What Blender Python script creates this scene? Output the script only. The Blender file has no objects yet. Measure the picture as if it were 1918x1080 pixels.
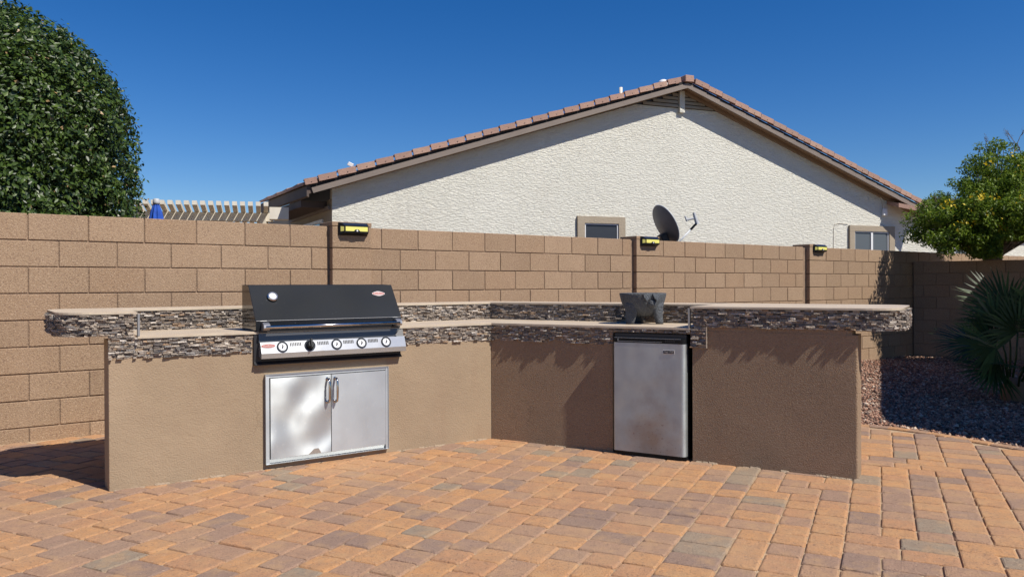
import bpy, bmesh, math, random
import numpy as np
from mathutils import Vector, Matrix
R = math.radians
sc = bpy.context.scene
rnd = random.Random(7)
nrs = np.random.RandomState(11)

# ------------------------------------------------------------------ camera
EYE = 1.1695
cam_d = bpy.data.cameras.new('camera'); cam = bpy.data.objects.new('camera', cam_d)
sc.collection.objects.link(cam); sc.camera = cam
cam_d.sensor_width = 36; cam_d.sensor_fit = 'HORIZONTAL'; cam_d.lens = 1446.4/1918*36
cam_d.clip_start = 0.05; cam_d.clip_end = 20000
PI_, RO = -0.0047, -0.00376
cp, sp, cr, sr = math.cos(PI_), math.sin(PI_), math.cos(RO), math.sin(RO)
ax = Vector((cr, -sr*sp, sr*cp)); ay = Vector((-sr, -cr*sp, cr*cp)); az = -Vector((0, cp, sp))
cam.matrix_world = Matrix(((ax.x, ay.x, az.x, 0), (ax.y, ay.y, az.y, 0), (ax.z, ay.z, az.z, EYE), (0, 0, 0, 1)))

# ------------------------------------------------------------------ sky, sun, exposure
SUN_ELEV, SUN_AZ = R(51), R(-36)          # azimuth measured from +X
S = Vector((math.cos(SUN_ELEV)*math.cos(SUN_AZ), math.cos(SUN_ELEV)*math.sin(SUN_AZ), math.sin(SUN_ELEV)))
w = bpy.data.worlds.new('World'); sc.world = w; w.use_nodes = True
wn = w.node_tree; wn.nodes.clear()
sky = wn.nodes.new('ShaderNodeTexSky'); sky.sky_type = 'NISHITA'; sky.sun_disc = False
sky.sun_elevation = SUN_ELEV; sky.sun_rotation = math.atan2(S.x, S.y)
sky.altitude = 600; sky.air_density = 1.0; sky.dust_density = 0.05; sky.ozone_density = 5.0
bg = wn.nodes.new('ShaderNodeBackground'); bg.inputs[1].default_value = 0.085
wo = wn.nodes.new('ShaderNodeOutputWorld')
hsv = wn.nodes.new('ShaderNodeHueSaturation'); hsv.inputs['Hue'].default_value = .510; hsv.inputs['Saturation'].default_value = 1.33; hsv.inputs['Value'].default_value = 1.0
wn.links.new(sky.outputs[0], hsv.inputs['Color']); wn.links.new(hsv.outputs[0], bg.inputs[0]); wn.links.new(bg.outputs[0], wo.inputs[0])
sl = bpy.data.lights.new('sun', 'SUN'); sl.energy = 5.0; sl.angle = R(0.5); sl.color = (1.0, 0.945, 0.86)
so = bpy.data.objects.new('sun', sl); sc.collection.objects.link(so); so.rotation_euler = S.to_track_quat('Z', 'Y').to_euler()
sc.view_settings.view_transform = 'Standard'; sc.view_settings.look = 'None'
sc.view_settings.gamma = 1; sc.view_settings.exposure = 0.25; sc.view_settings.use_curve_mapping = False

# ------------------------------------------------------------------ helpers
def link(o): sc.collection.objects.link(o); return o
def tag(o, label=None, cat=None, group=None, kind=None):
    if label: o['label'] = label
    if cat: o['category'] = cat
    if group: o['group'] = group
    if kind: o['kind'] = kind
    return o
def empty(name, loc, label=None, cat=None, group=None):
    o = link(bpy.data.objects.new(name, None)); o.location = loc; o.empty_display_size = .2
    return tag(o, label, cat, group)
def wloc(o):
    v = Vector((0, 0, 0))
    while o is not None: v += o.location; o = o.parent
    return v
def copy_tree(o, parent=None):
    c = o.copy(); link(c); c.parent = parent
    for ch in list(o.children): copy_tree(ch, c)
    return c

class MB:
    def __init__(self): self.v = []; self.f = []; self.t = []; self.cur = 0.5
    def face(self, idx): self.f.append(tuple(idx)); self.t.append(self.cur)
    def add(self, vs, fs):
        b = len(self.v); self.v += [tuple(p) for p in vs]
        for f in fs: self.face([b+i for i in f])
    def box(self, T, a0, a1, b0, b1, c0, c1):
        vs = [T(a, b, c) for c in (c0, c1) for b in (b0, b1) for a in (a0, a1)]
        self.add(vs, [(0, 2, 3, 1), (4, 5, 7, 6), (0, 1, 5, 4), (2, 6, 7, 3), (0, 4, 6, 2), (1, 3, 7, 5)])
    def bbox(self, T, a0, a1, b0, b1, c0, c1, r):      # chamfered block: six faces, twelve chamfers, eight corners
        vs = []; idx = {}
        A, B, C = (a0, a1), (b0, b1), (c0, c1)
        for i in (0, 1):
            for j in (0, 1):
                for k in (0, 1):
                    sa, sb, s_c = (r if i == 0 else -r), (r if j == 0 else -r), (r if k == 0 else -r)
                    for q, (x, y, z) in enumerate(((A[i], B[j]+sb, C[k]+s_c), (A[i]+sa, B[j], C[k]+s_c), (A[i]+sa, B[j]+sb, C[k]))):
                        idx[(i, j, k, q)] = len(vs); vs.append(T(x, y, z))
        f = []
        for i in (0, 1): f.append([idx[(i, j, k, 0)] for j, k in ((0, 0), (0, 1), (1, 1), (1, 0))])
        for j in (0, 1): f.append([idx[(i, j, k, 1)] for i, k in ((0, 0), (0, 1), (1, 1), (1, 0))])
        for k in (0, 1): f.append([idx[(i, j, k, 2)] for i, j in ((0, 0), (0, 1), (1, 1), (1, 0))])
        for i in (0, 1):
            for j in (0, 1): f.append([idx[(i, j, 0, 0)], idx[(i, j, 1, 0)], idx[(i, j, 1, 1)], idx[(i, j, 0, 1)]])
        for j in (0, 1):
            for k in (0, 1): f.append([idx[(0, j, k, 1)], idx[(1, j, k, 1)], idx[(1, j, k, 2)], idx[(0, j, k, 2)]])
        for i in (0, 1):
            for k in (0, 1): f.append([idx[(i, 0, k, 0)], idx[(i, 1, k, 0)], idx[(i, 1, k, 2)], idx[(i, 0, k, 2)]])
        for i in (0, 1):
            for j in (0, 1):
                for k in (0, 1): f.append([idx[(i, j, k, 0)], idx[(i, j, k, 1)], idx[(i, j, k, 2)]])
        self.add(vs, f)
    def prism(self, pts, z0, z1):                       # plan polygon in world xy
        n = len(pts)
        self.add([(p[0], p[1], z0) for p in pts]+[(p[0], p[1], z1) for p in pts],
                 [tuple(range(n))[::-1], tuple(range(n, 2*n))]+[(i, (i+1) % n, n+(i+1) % n, n+i) for i in range(n)])
    def profile(self, T, pts, a0, a1):                  # polygon (b,c) extruded along a
        n = len(pts)
        self.add([T(a0, *p) for p in pts]+[T(a1, *p) for p in pts],
                 [tuple(range(n)), tuple(range(n, 2*n))[::-1]]+[(i, n+i, n+(i+1) % n, (i+1) % n) for i in range(n)])
    def poly_t(self, T, pts, b0, b1):                   # polygon (a,c) with thickness along b
        n = len(pts)
        self.add([T(p[0], b0, p[1]) for p in pts]+[T(p[0], b1, p[1]) for p in pts],
                 [tuple(range(n)), tuple(range(n, 2*n))[::-1]]+[(i, n+i, n+(i+1) % n, (i+1) % n) for i in range(n)])
    def tube(self, pts, rad, n=10, cap=True):
        pts = [Vector(p) for p in pts]; b = len(self.v); m = len(pts)
        rads = rad if isinstance(rad, (list, tuple)) else [rad]*m
        up = Vector((0.13, 0.27, 0.95)).normalized()
        for i, p in enumerate(pts):
            d = (pts[min(i+1, m-1)]-pts[max(i-1, 0)]).normalized()
            s = d.cross(up)
            if s.length < .05: s = d.cross(Vector((1, 0, 0)))
            s.normalize(); u = s.cross(d)
            for k in range(n):
                an = 2*math.pi*k/n; self.v.append(tuple(p+(s*math.cos(an)+u*math.sin(an))*rads[i]))
        for i in range(m-1):
            for k in range(n): self.face([b+i*n+k, b+i*n+(k+1) % n, b+(i+1)*n+(k+1) % n, b+(i+1)*n+k])
        if cap:
            self.face([b+k for k in range(n)][::-1]); self.face([b+(m-1)*n+k for k in range(n)])
    def lathe(self, T, prof, n=24):                     # prof: (r, h); T(x, y, h)
        b = len(self.v); m = len(prof)
        for r, h in prof:
            for k in range(n):
                an = 2*math.pi*k/n; self.v.append(tuple(T(r*math.cos(an), r*math.sin(an), h)))
        for i in range(m-1):
            for k in range(n): self.face([b+i*n+k, b+i*n+(k+1) % n, b+(i+1)*n+(k+1) % n, b+(i+1)*n+k])
        self.face([b+k for k in range(n)][::-1]); self.face([b+(m-1)*n+k for k in range(n)])
    def build(self, name, m, parent=None, smooth=False, uv=None, recalc=True, loc=None, abs_mesh=None):
        me = bpy.data.meshes.new(name)
        off = wloc(parent) if parent is not None else Vector((0, 0, 0))
        if loc is not None: off = Vector(loc)
        me.from_pydata([(x-off.x, y-off.y, z-off.z) for x, y, z in self.v], [], self.f)
        at = me.attributes.new('tint', 'FLOAT', 'FACE'); at.data.foreach_set('value', self.t)
        if uv:
            ul = me.uv_layers.new(name='UVMap')
            for l in me.loops:
                co = Vector(self.v[l.vertex_index]); ul.data[l.index].uv = uv(co)
        if recalc and len(self.f) < 60000:
            bm = bmesh.new(); bm.from_mesh(me); bmesh.ops.recalc_face_normals(bm, faces=bm.faces); bm.to_mesh(me); bm.free()
        if smooth: me.polygons.foreach_set('use_smooth', [True]*len(me.polygons))
        me.materials.append(m)
        o = link(bpy.data.objects.new(name, me))
        if parent is not None:
            o.parent = parent
            if loc is not None: o.location = Vector(loc)-wloc(parent)
        elif loc is not None: o.location = loc
        return o

def np_mesh(name, V, F, tint, m, parent=None, smooth=False):
    """V (n,3) world, F (k,nv) ints"""
    me = bpy.data.meshes.new(name); off = wloc(parent) if parent is not None else Vector((0, 0, 0))
    V = V-np.array(off); nv = F.shape[1]
    me.vertices.add(len(V)); me.vertices.foreach_set('co', V.astype(np.float32).ravel())
    me.loops.add(F.size); me.loops.foreach_set('vertex_index', F.astype(np.int32).ravel())
    me.polygons.add(len(F)); me.polygons.foreach_set('loop_start', np.arange(0, F.size, nv, dtype=np.int32))
    me.update(calc_edges=True)
    at = me.attributes.new('tint', 'FLOAT', 'FACE'); at.data.foreach_set('value', tint.astype(np.float32))
    if smooth: me.polygons.foreach_set('use_smooth', [True]*len(F))
    me.materials.append(m); o = link(bpy.data.objects.new(name, me)); o.parent = parent
    return o

# ------------------------------------------------------------------ materials
def mat(name, col=(.5, .5, .5), rough=.8, metal=0.0, col2=None, nscale=6, tint=None, tint_const=True, spec=None,
        bumps=(), speck=None, stain=None, stretch=(1, 1, 1), aniso=0, rough2=None, transl=0, coat=0, crack=None):
    m = bpy.data.materials.new(name); m.use_nodes = True; nt = m.node_tree; N = nt.nodes; L = nt.links
    b = N['Principled BSDF']; b.inputs['Roughness'].default_value = rough; b.inputs['Metallic'].default_value = metal
    if spec is not None: b.inputs['Specular IOR Level'].default_value = spec
    if coat: b.inputs['Coat Weight'].default_value = coat; b.inputs['Coat Roughness'].default_value = .15
    geo = N.new('ShaderNodeNewGeometry')
    def noise(scale, detail=4, rgh=.55, st=None, off=0):
        mp = N.new('ShaderNodeMapping'); L.new(geo.outputs['Position'], mp.inputs[0])
        s = st or stretch; mp.inputs['Scale'].default_value = s; mp.inputs['Location'].default_value = (off, off*1.7, off*.3)
        n = N.new('ShaderNodeTexNoise'); n.inputs['Scale'].default_value = scale; n.inputs['Detail'].default_value = detail
        n.inputs['Roughness'].default_value = rgh; L.new(mp.outputs[0], n.inputs['Vector']); return n.outputs[0]
    def rmp(fac, p0, p1, c0=(0, 0, 0, 1), c1=(1, 1, 1, 1)):
        r = N.new('ShaderNodeValToRGB'); r.color_ramp.elements[0].position = p0; r.color_ramp.elements[1].position = p1
        r.color_ramp.elements[0].color = c0; r.color_ramp.elements[1].color = c1; L.new(fac, r.inputs[0]); return r.outputs[0]
    def mix(fac, a, bb, mode='MIX'):
        x = N.new('ShaderNodeMix'); x.data_type = 'RGBA'; x.blend_type = mode
        if isinstance(fac, float): x.inputs[0].default_value = fac
        else: L.new(fac, x.inputs[0])
        for i, q in ((6, a), (7, bb)):
            if isinstance(q, tuple): x.inputs[i].default_value = q
            else: L.new(q, x.inputs[i])
        return x.outputs[2]
    C4 = lambda c: (c[0], c[1], c[2], 1)
    out = None
    if tint:
        a = N.new('ShaderNodeAttribute'); a.attribute_name = 'tint'
        oi = N.new('ShaderNodeObjectInfo')
        ad = N.new('ShaderNodeMath'); ad.operation = 'ADD'; L.new(a.outputs['Fac'], ad.inputs[0]); L.new(oi.outputs['Random'], ad.inputs[1])
        fr = N.new('ShaderNodeMath'); fr.operation = 'FRACT'; L.new(ad.outputs[0], fr.inputs[0])
        r = N.new('ShaderNodeValToRGB'); r.color_ramp.interpolation = 'CONSTANT' if tint_const else 'LINEAR'
        els = r.color_ramp.elements
        while len(els) < len(tint): els.new(.5)
        for i, (p, c) in enumerate(tint): els[i].position = p; els[i].color = C4(c)
        L.new(fr.outputs[0] if tint_const != 'raw' else a.outputs['Fac'], r.inputs[0]); out = r.outputs[0]
    else: out = C4(col)
    if col2 is not None:
        if tint: out = mix(rmp(noise(nscale), .35, .7), out, mix(.45, out, C4(col2)))
        else: out = mix(rmp(noise(nscale), .33, .68), out, C4(col2))
    if speck:
        for (scale, thr, c, amt) in speck:
            f = rmp(noise(scale, 2, .6, (1, 1, 1), 3.3), thr, thr+.05)
            fm = N.new('ShaderNodeMath'); fm.operation = 'MULTIPLY'; L.new(f, fm.inputs[0]); fm.inputs[1].default_value = amt
            out = mix(fm.outputs[0], out, C4(c))
    if stain:
        for (scale, p0, p1, c, amt, st, off) in stain:
            f = rmp(noise(scale, 5, .6, st, off), p0, p1)
            fm = N.new('ShaderNodeMath'); fm.operation = 'MULTIPLY'; L.new(f, fm.inputs[0]); fm.inputs[1].default_value = amt
            out = mix(fm.outputs[0], out, C4(c))
    if crack:
        vo = N.new('ShaderNodeTexVoronoi'); vo.feature = 'DISTANCE_TO_EDGE'; vo.inputs['Scale'].default_value = 1.5
        dn = N.new('ShaderNodeTexNoise'); dn.inputs['Scale'].default_value = 4; dn.inputs['Detail'].default_value = 5; L.new(geo.outputs['Position'], dn.inputs[0])
        ma = N.new('ShaderNodeVectorMath'); ma.operation = 'MULTIPLY_ADD'; L.new(dn.outputs[1], ma.inputs[0]); ma.inputs[1].default_value = (.45, .45, .45); L.new(geo.outputs['Position'], ma.inputs[2])
        L.new(ma.outputs[0], vo.inputs['Vector'])
        c1 = rmp(vo.outputs['Distance'], .0015, .0055, (1, 1, 1, 1), (0, 0, 0, 1)); c2 = rmp(noise(1.7, 3, .5, (1, 1, 1), 21), .5, .62)
        cm = N.new('ShaderNodeMath'); cm.operation = 'MULTIPLY'; L.new(c1, cm.inputs[0]); L.new(c2, cm.inputs[1])
        cm2 = N.new('ShaderNodeMath'); cm2.operation = 'MULTIPLY'; L.new(cm.outputs[0], cm2.inputs[0]); cm2.inputs[1].default_value = .6
        out = mix(cm2.outputs[0], out, C4(crack))
    if isinstance(out, tuple): b.inputs['Base Color'].default_value = out
    else: L.new(out, b.inputs['Base Color'])
    if rough2 is not None:
        rr = N.new('ShaderNodeMapRange'); L.new(noise(nscale*2, 5), rr.inputs[0]); rr.inputs[1].default_value = .3; rr.inputs[2].default_value = .7
        rr.inputs[3].default_value = rough; rr.inputs[4].default_value = rough2; L.new(rr.outputs[0], b.inputs['Roughness'])
    prev = None
    for (scale, dist, st, detail, p0, p1) in bumps:
        bu = N.new('ShaderNodeBump'); bu.inputs['Strength'].default_value = 1; bu.inputs['Distance'].default_value = dist
        L.new(rmp(noise(scale, detail, .55, st, 1.1), p0, p1), bu.inputs['Height'])
        if prev: L.new(prev, bu.inputs['Normal'])
        prev = bu.outputs[0]
    if prev: L.new(prev, b.inputs['Normal'])
    if aniso:
        b.inputs['Anisotropic'].default_value = aniso
        b.inputs['Anisotropic Rotation'].default_value = .25; tg = N.new('ShaderNodeTangent'); tg.direction_type = 'UV_MAP'; tg.uv_map = 'UVMap'; L.new(tg.outputs[0], b.inputs['Tangent'])
    if transl:
        tr = N.new('ShaderNodeBsdfTranslucent'); ms = N.new('ShaderNodeMixShader'); ms.inputs[0].default_value = transl
        if isinstance(out, tuple): tr.inputs[0].default_value = out
        else: L.new(out, tr.inputs[0])
        L.new(b.outputs[0], ms.inputs[1]); L.new(tr.outputs[0], ms.inputs[2]); L.new(ms.outputs[0], N['Material Output'].inputs[0])
    return m

I3 = (1, 1, 1)
M = {}
M['paver'] = mat('paver', rough=.9, tint=[(0, (.46, .238, .105)), (.18, (.43, .220, .105)), (.34, (.37, .215, .125)), (.49, (.30, .185, .125)), (.60, (.25, .163, .120)),
                 (.69, (.35, .205, .125)), (.82, (.265, .205, .142)), (.875, (.47, .240, .100))],
                 col2=(.25, .155, .10), nscale=15, speck=[(78, .58, (.12, .075, .055), .45), (120, .62, (.56, .40, .27), .4), (35, .71, (.09, .06, .045), .5)],
                 stain=[(1.3, .5, .75, (.38, .27, .17), .28, I3, 5), (9, .5, .68, (.44, .265, .13), .5, I3, 9)], bumps=[(150, .0022, I3, 3, .3, .7), (25, .003, I3, 3, .2, .8)])
M['sand'] = mat('joint_sand', (.50, .36, .22), .95, col2=(.33, .22, .13), nscale=30, bumps=[(150, .004, I3, 3, .2, .8)])
M['gravel_base'] = mat('gravel_soil', (.16, .09, .065), .95, col2=(.10, .06, .05), nscale=20, bumps=[(60, .01, I3, 3, .2, .8)])
M['gravel'] = mat('gravel_stone', rough=.85, tint=[(0, (.30, .15, .095)), (.3, (.44, .25, .165)), (.5, (.18, .10, .068)), (.7, (.44, .31, .22)), (.85, (.12, .085, .065)), (.94, (.58, .46, .35))], bumps=[(120, .003, I3, 2, .3, .7)])
M['block'] = mat('concrete_block', rough=.93, tint=[(0, (.330, .222, .137)), (.3, (.275, .184, .113)), (.55, (.360, .246, .155)), (.8, (.305, .197, .117)), (1, (.330, .222, .137))], tint_const=False,
                 col2=(.29, .195, .118), nscale=4, speck=[(80, .55, (.19, .115, .075), .6), (130, .58, (.56, .42, .29), .5)],
                 stain=[(1.1, .52, .8, (.42, .29, .19), .35, (1, 1, .6), 2)], bumps=[(110, .0022, I3, 3, .25, .65)])
M['mortar'] = mat('mortar_joint', (.30, .20, .13), .95, col2=(.22, .15, .10), nscale=20, bumps=[(90, .004, I3, 3, .3, .7)])
M['stucco'] = mat('brown_stucco', (.335, .246, .158), .9, col2=(.292, .212, .136), nscale=2.2,
                  stain=[(1.6, .55, .8, (.44, .32, .215), .45, (1, 1, .4), 7), (5, .56, .75, (.27, .175, .11), .3, (1, 1, .35), 12), (26, .64, .72, (.46, .34, .24), .22, I3, 1)],
                  crack=(.20, .14, .085), bumps=[(120, .0020, I3, 4, .25, .75), (14, .0018, I3, 2, .2, .8)])
M['stucco_rough'] = mat('brown_dash_stucco', (.335, .228, .142), .95, col2=(.285, .192, .120), nscale=2.5,
                  stain=[(1.4, .5, .75, (.26, .17, .11), .5, (1, 1, .5), 3), (7, .6, .75, (.40, .29, .2), .3, (1, 1, .5), 8)],
                  crack=(.16, .11, .07), speck=[(75, .54, (.17, .11, .07), .28), (90, .60, (.50, .38, .27), .28)], bumps=[(140, .0048, I3, 2, .3, .7), (9, .0012, I3, 2, .2, .8)])
M['house_stucco'] = mat('cream_lace_stucco', (.72, .70, .61), .92, col2=(.68, .66, .57), nscale=.8,
                  stain=[(.7, .55, .85, (.56, .51, .42), .35, (1, 1, .5), 4)],
                  bumps=[(11, .0058, (1, 1, 3.4), 5, .44, .56), (28, .0036, (1, 1, 2.8), 3, .42, .58)])
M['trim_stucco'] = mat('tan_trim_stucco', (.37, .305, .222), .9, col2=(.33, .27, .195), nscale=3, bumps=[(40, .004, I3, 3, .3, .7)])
M['fascia'] = mat('brown_fascia_paint', (.225, .180, .148), .7, col2=(.195, .155, .128), nscale=2, bumps=[(30, .002, (1, 1, 6), 3, .3, .7)])
M['eave_shade'] = mat('shade_darkened_eave', (.095, .066, .052), .75, col2=(.075, .052, .042), nscale=3)  # brown eave paint darkened to stand in for the shade there
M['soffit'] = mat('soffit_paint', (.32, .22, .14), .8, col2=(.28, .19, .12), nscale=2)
M['tile'] = mat('concrete_roof_tile', rough=.85, tint=[(0, (.42, .255, .19)), (.3, (.37, .225, .17)), (.6, (.45, .285, .21)), (.8, (.35, .23, .18))],
                col2=(.30, .19, .15), nscale=7, speck=[(60, .66, (.16, .11, .09), .6)], bumps=[(40, .003, (1, 1, 3), 3, .3, .7)])
M['underlay'] = mat('black_underlayment', (.02, .018, .017), .9)
M['ledge'] = mat('ledger_stone', rough=.8, tint=[(0, (.17, .15, .14)), (.15, (.36, .30, .24)), (.36, (.25, .20, .16)), (.52, (.58, .48, .38)), (.66, (.29, .27, .255)), (.78, (.42, .27, .16)), (.84, (.70, .62, .53)), (.945, (.08, .072, .07))],
                 col2=(.30, .24, .19), nscale=45, speck=[(110, .60, (.64, .56, .47), .4)], bumps=[(75, .011, (1, 1, 2), 4, .25, .75)])
M['ledge_mortar'] = mat('ledger_backing', (.10, .085, .07), .95)
M['counter'] = mat('tan_counter_tile', (.56, .46, .34), .42, col2=(.49, .39, .285), nscale=5, spec=.4, stain=[(18, .58, .7, (.36, .28, .21), .3, (1, 1, 1), 6)], bumps=[(30, .0008, I3, 3, .3, .7)], rough2=.6)
M['edge'] = mat('counter_edge_trim', (.62, .53, .40), .38, metal=.25, col2=(.5, .41, .31), nscale=12)
M['alu'] = mat('aluminium_trim', (.42, .41, .40), .4, metal=.8)
M['shade_steel'] = mat('shade_steel', (.11, .11, .11), .4, metal=.8)  # steel darkened to imitate shade below the grill hood lip
M['steel'] = mat('brushed_steel', (.52, .525, .52), .24, metal=.72, col2=(.46, .465, .46), nscale=4, rough2=.28, stain=[(18, .6, .75, (.36, .31, .25), .35, I3, 6)])
M['door_steel'] = mat('brushed_door_steel', (.50, .53, .54), .30, metal=.80, col2=(.44, .47, .48), nscale=3, rough2=.36, aniso=.90,
                      bumps=[(2.6, .05, (1, 1, 1), 1, .1, .9)], stain=[(30, .62, .8, (.80, .80, .78), .4, I3, 2)])
M['door_steel_flat'] = mat('brushed_flat_steel', (.50, .53, .55), .34, metal=.75, col2=(.45, .48, .50), nscale=3, rough2=.42, aniso=.75, bumps=[(1.2, .006, (1, 1, 1), 1, .1, .9)], stain=[(30, .62, .8, (.72, .73, .73), .3, I3, 2)])
M['fridge_steel'] = mat('weathered_fridge_steel', (.49, .53, .53), .40, metal=.6, col2=(.43, .465, .465), nscale=3.5, rough2=.6, aniso=.5,
                        bumps=[(3, .006, I3, 2, .2, .8)], stain=[(6, .5, .8, (.30, .27, .26), .5, (1, 1, .8), 4)])
M['chrome'] = mat('polished_chrome', (.56, .54, .52), .14, metal=1)
M['blackpaint'] = mat('black_hood_enamel', (.007, .009, .012), .55, spec=.14, col2=(.014, .017, .023), nscale=3, rough2=.66, speck=[(55, .735, (.3, .31, .33), .35)], bumps=[(260, .0006, I3, 2, .3, .7)])
M['blackgloss'] = mat('black_gloss_side', (.02, .017, .014), .10, spec=.8)
M['blackmetal'] = mat('black_metal', (.016, .016, .018), .5)
M['blackplastic'] = mat('black_plastic', (.008, .009, .010), .38, spec=.22)
M['white'] = mat('white_enamel', (.80, .80, .78), .4)
M['dialring'] = mat('dial_ring', (.030, .036, .045), .6, spec=.2)
M['dialface'] = mat('dial_face', (.72, .73, .73), .35)
M['badge_red'] = mat('badge_red', (.42, .14, .12), .6, spec=.2)
M['badge_silver'] = mat('badge_silver', (.50, .47, .46), .6, spec=.3)
M['basalt'] = mat('grey_basalt', (.095, .105, .115), .85, col2=(.065, .07, .078), nscale=12, speck=[(120, .58, (.03, .03, .033), .6), (150, .64, (.28, .29, .30), .5)], bumps=[(90, .006, I3, 3, .3, .7)])
M['yellow_led'] = mat('yellow_led_panel', (.80, .74, .16), .5, col2=(.70, .64, .18), nscale=60)
M['sensor'] = mat('sensor_dome', (.82, .83, .85), .25)
M['solar'] = mat('solar_cell', (.018, .024, .04), .15, spec=.8)
M['winframe'] = mat('white_vinyl_frame', (.72, .72, .71), .45)
M['screen'] = mat('dark_window_screen', (.035, .040, .048), .35, spec=.5, bumps=[(200, .001, (1, 1, 1), 1, .3, .7)])
M['screen_lt'] = mat('grey_window_screen', (.10, .115, .125), .4, spec=.5)
M['pergola'] = mat('cream_pergola_paint', (.74, .69, .58), .6, col2=(.66, .60, .49), nscale=5)
M['blue'] = mat('blue_canvas', (.008, .075, .42), .8, col2=(.006, .05, .30), nscale=14)
M['greyplastic'] = mat('grey_plastic', (.45, .46, .47), .5)
M['dish'] = mat('dish_grey', (.17, .16, .155), .5, col2=(.14, .13, .125), nscale=6)
M['dish_rim'] = mat('dish_light_rim', (.50, .52, .54), .45)
M['bark'] = mat('bark', (.19, .14, .10), .9, col2=(.12, .09, .065), nscale=20, bumps=[(40, .01, (1, 1, .3), 3, .3, .7)])
M['leaf_dark'] = mat('ficus_leaf', rough=.42, spec=.40, tint_const='raw', transl=.18,
                     tint=[(0, (.024, .048, .008)), (.4, (.055, .095, .012)), (.75, (.10, .15, .024)), (.955, (.085, .14, .035)), (.975, (.36, .24, .11)), (1, (.42, .27, .13))])
M['leaf_light'] = mat('shrub_leaf', rough=.5, spec=.28, tint_const='raw', transl=.38,
                     tint=[(0, (.065, .115, .012)), (.35, (.13, .20, .018)), (.7, (.22, .30, .03)), (.93, (.32, .36, .06)), (.97, (.22, .20, .07)), (1, (.25, .20, .08))])
M['flower'] = mat('yellow_flower', rough=.6, tint_const='raw', transl=.3, tint=[(0, (.62, .46, .02)), (1, (.78, .64, .08))])
M['palm'] = mat('palm_leaf', rough=.45, spec=.35, tint_const='raw', transl=.3, tint=[(0, (.034, .066, .018)), (.6, (.075, .125, .032)), (.9, (.15, .20, .065)), (1, (.16, .16, .07))])
M['palm_dry'] = mat('dry_palm_fibre', (.20, .12, .07), .9)
M['hill'] = mat('desert_hill', (.115, .115, .135), 1, col2=(.08, .085, .10), nscale=.02)
M['earth'] = mat('desert_ground', (.30, .22, .15), .95, col2=(.24, .17, .12), nscale=.4)
M['blocker_paint'] = mat('shade_blocker_paint', (.42, .34, .25), .7)  # finish of the unseen slab added for shade
M['efflor'] = mat('mortar_splash', (.38, .29, .20), .95, col2=(.30, .22, .15), nscale=40, bumps=[(80, .01, I3, 3, .2, .8)])

# rust and dirt with a shape of their own on the fridge door
def fridge_stain(m):
    nt = m.node_tree; N = nt.nodes; L = nt.links; b = N['Principled BSDF']
    src = b.inputs['Base Color'].links[0].from_socket
    tc = N.new('ShaderNodeTexCoord')
    g = N.new('ShaderNodeVectorMath'); g.operation = 'DISTANCE'
    mp = N.new('ShaderNodeMapping'); L.new(tc.outputs['UV'], mp.inputs[0]); mp.inputs['Scale'].default_value = (1, .62, 1)
    no = N.new('ShaderNodeTexNoise'); no.inputs['Scale'].default_value = 9; no.inputs['Detail'].default_value = 8; L.new(tc.outputs['UV'], no.inputs[0])
    ad = N.new('ShaderNodeVectorMath'); ad.operation = 'MULTIPLY_ADD'; L.new(no.outputs[1], ad.inputs[0]); ad.inputs[1].default_value = (.22, .22, 0); L.new(mp.outputs[0], ad.inputs[2])
    L.new(ad.outputs[0], g.inputs[0]); g.inputs[1].default_value = (1.30+.11, .02*.62+.17, 0)
    mr = N.new('ShaderNodeMapRange'); mr.inputs[1].default_value = .20; mr.inputs[2].default_value = .03; mr.inputs[3].default_value = 0; mr.inputs[4].default_value = .75
    L.new(g.outputs[1], mr.inputs[0])
    mx = N.new('ShaderNodeMix'); mx.data_type = 'RGBA'; L.new(mr.outputs[0], mx.inputs[0]); L.new(src, mx.inputs[6]); mx.inputs[7].default_value = (.30, .19, .11, 1)
    n2 = N.new('ShaderNodeTexNoise'); n2.inputs['Scale'].default_value = 55; n2.inputs['Detail'].default_value = 3; L.new(tc.outputs['UV'], n2.inputs[0])
    r2 = N.new('ShaderNodeMapRange'); r2.inputs[1].default_value = .62; r2.inputs[2].default_value = .70; L.new(n2.outputs[0], r2.inputs[0])
    mu = N.new('ShaderNodeMath'); mu.operation = 'MULTIPLY'; L.new(mr.outputs[0], mu.inputs[0]); L.new(r2.outputs[0], mu.inputs[1])
    m2 = N.new('ShaderNodeMix'); m2.data_type = 'RGBA'; L.new(mu.outputs[0], m2.inputs[0]); L.new(mx.outputs[2], m2.inputs[6]); m2.inputs[7].default_value = (.12, .05, .03, 1)
    L.new(m2.outputs[2], b.inputs['Base Color'])
    mm = N.new('ShaderNodeMapRange'); L.new(mr.outputs[0], mm.inputs[0]); mm.inputs[3].default_value = .75; mm.inputs[4].default_value = .2; L.new(mm.outputs[0], b.inputs['Metallic'])
fridge_stain(M['fridge_steel'])

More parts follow.
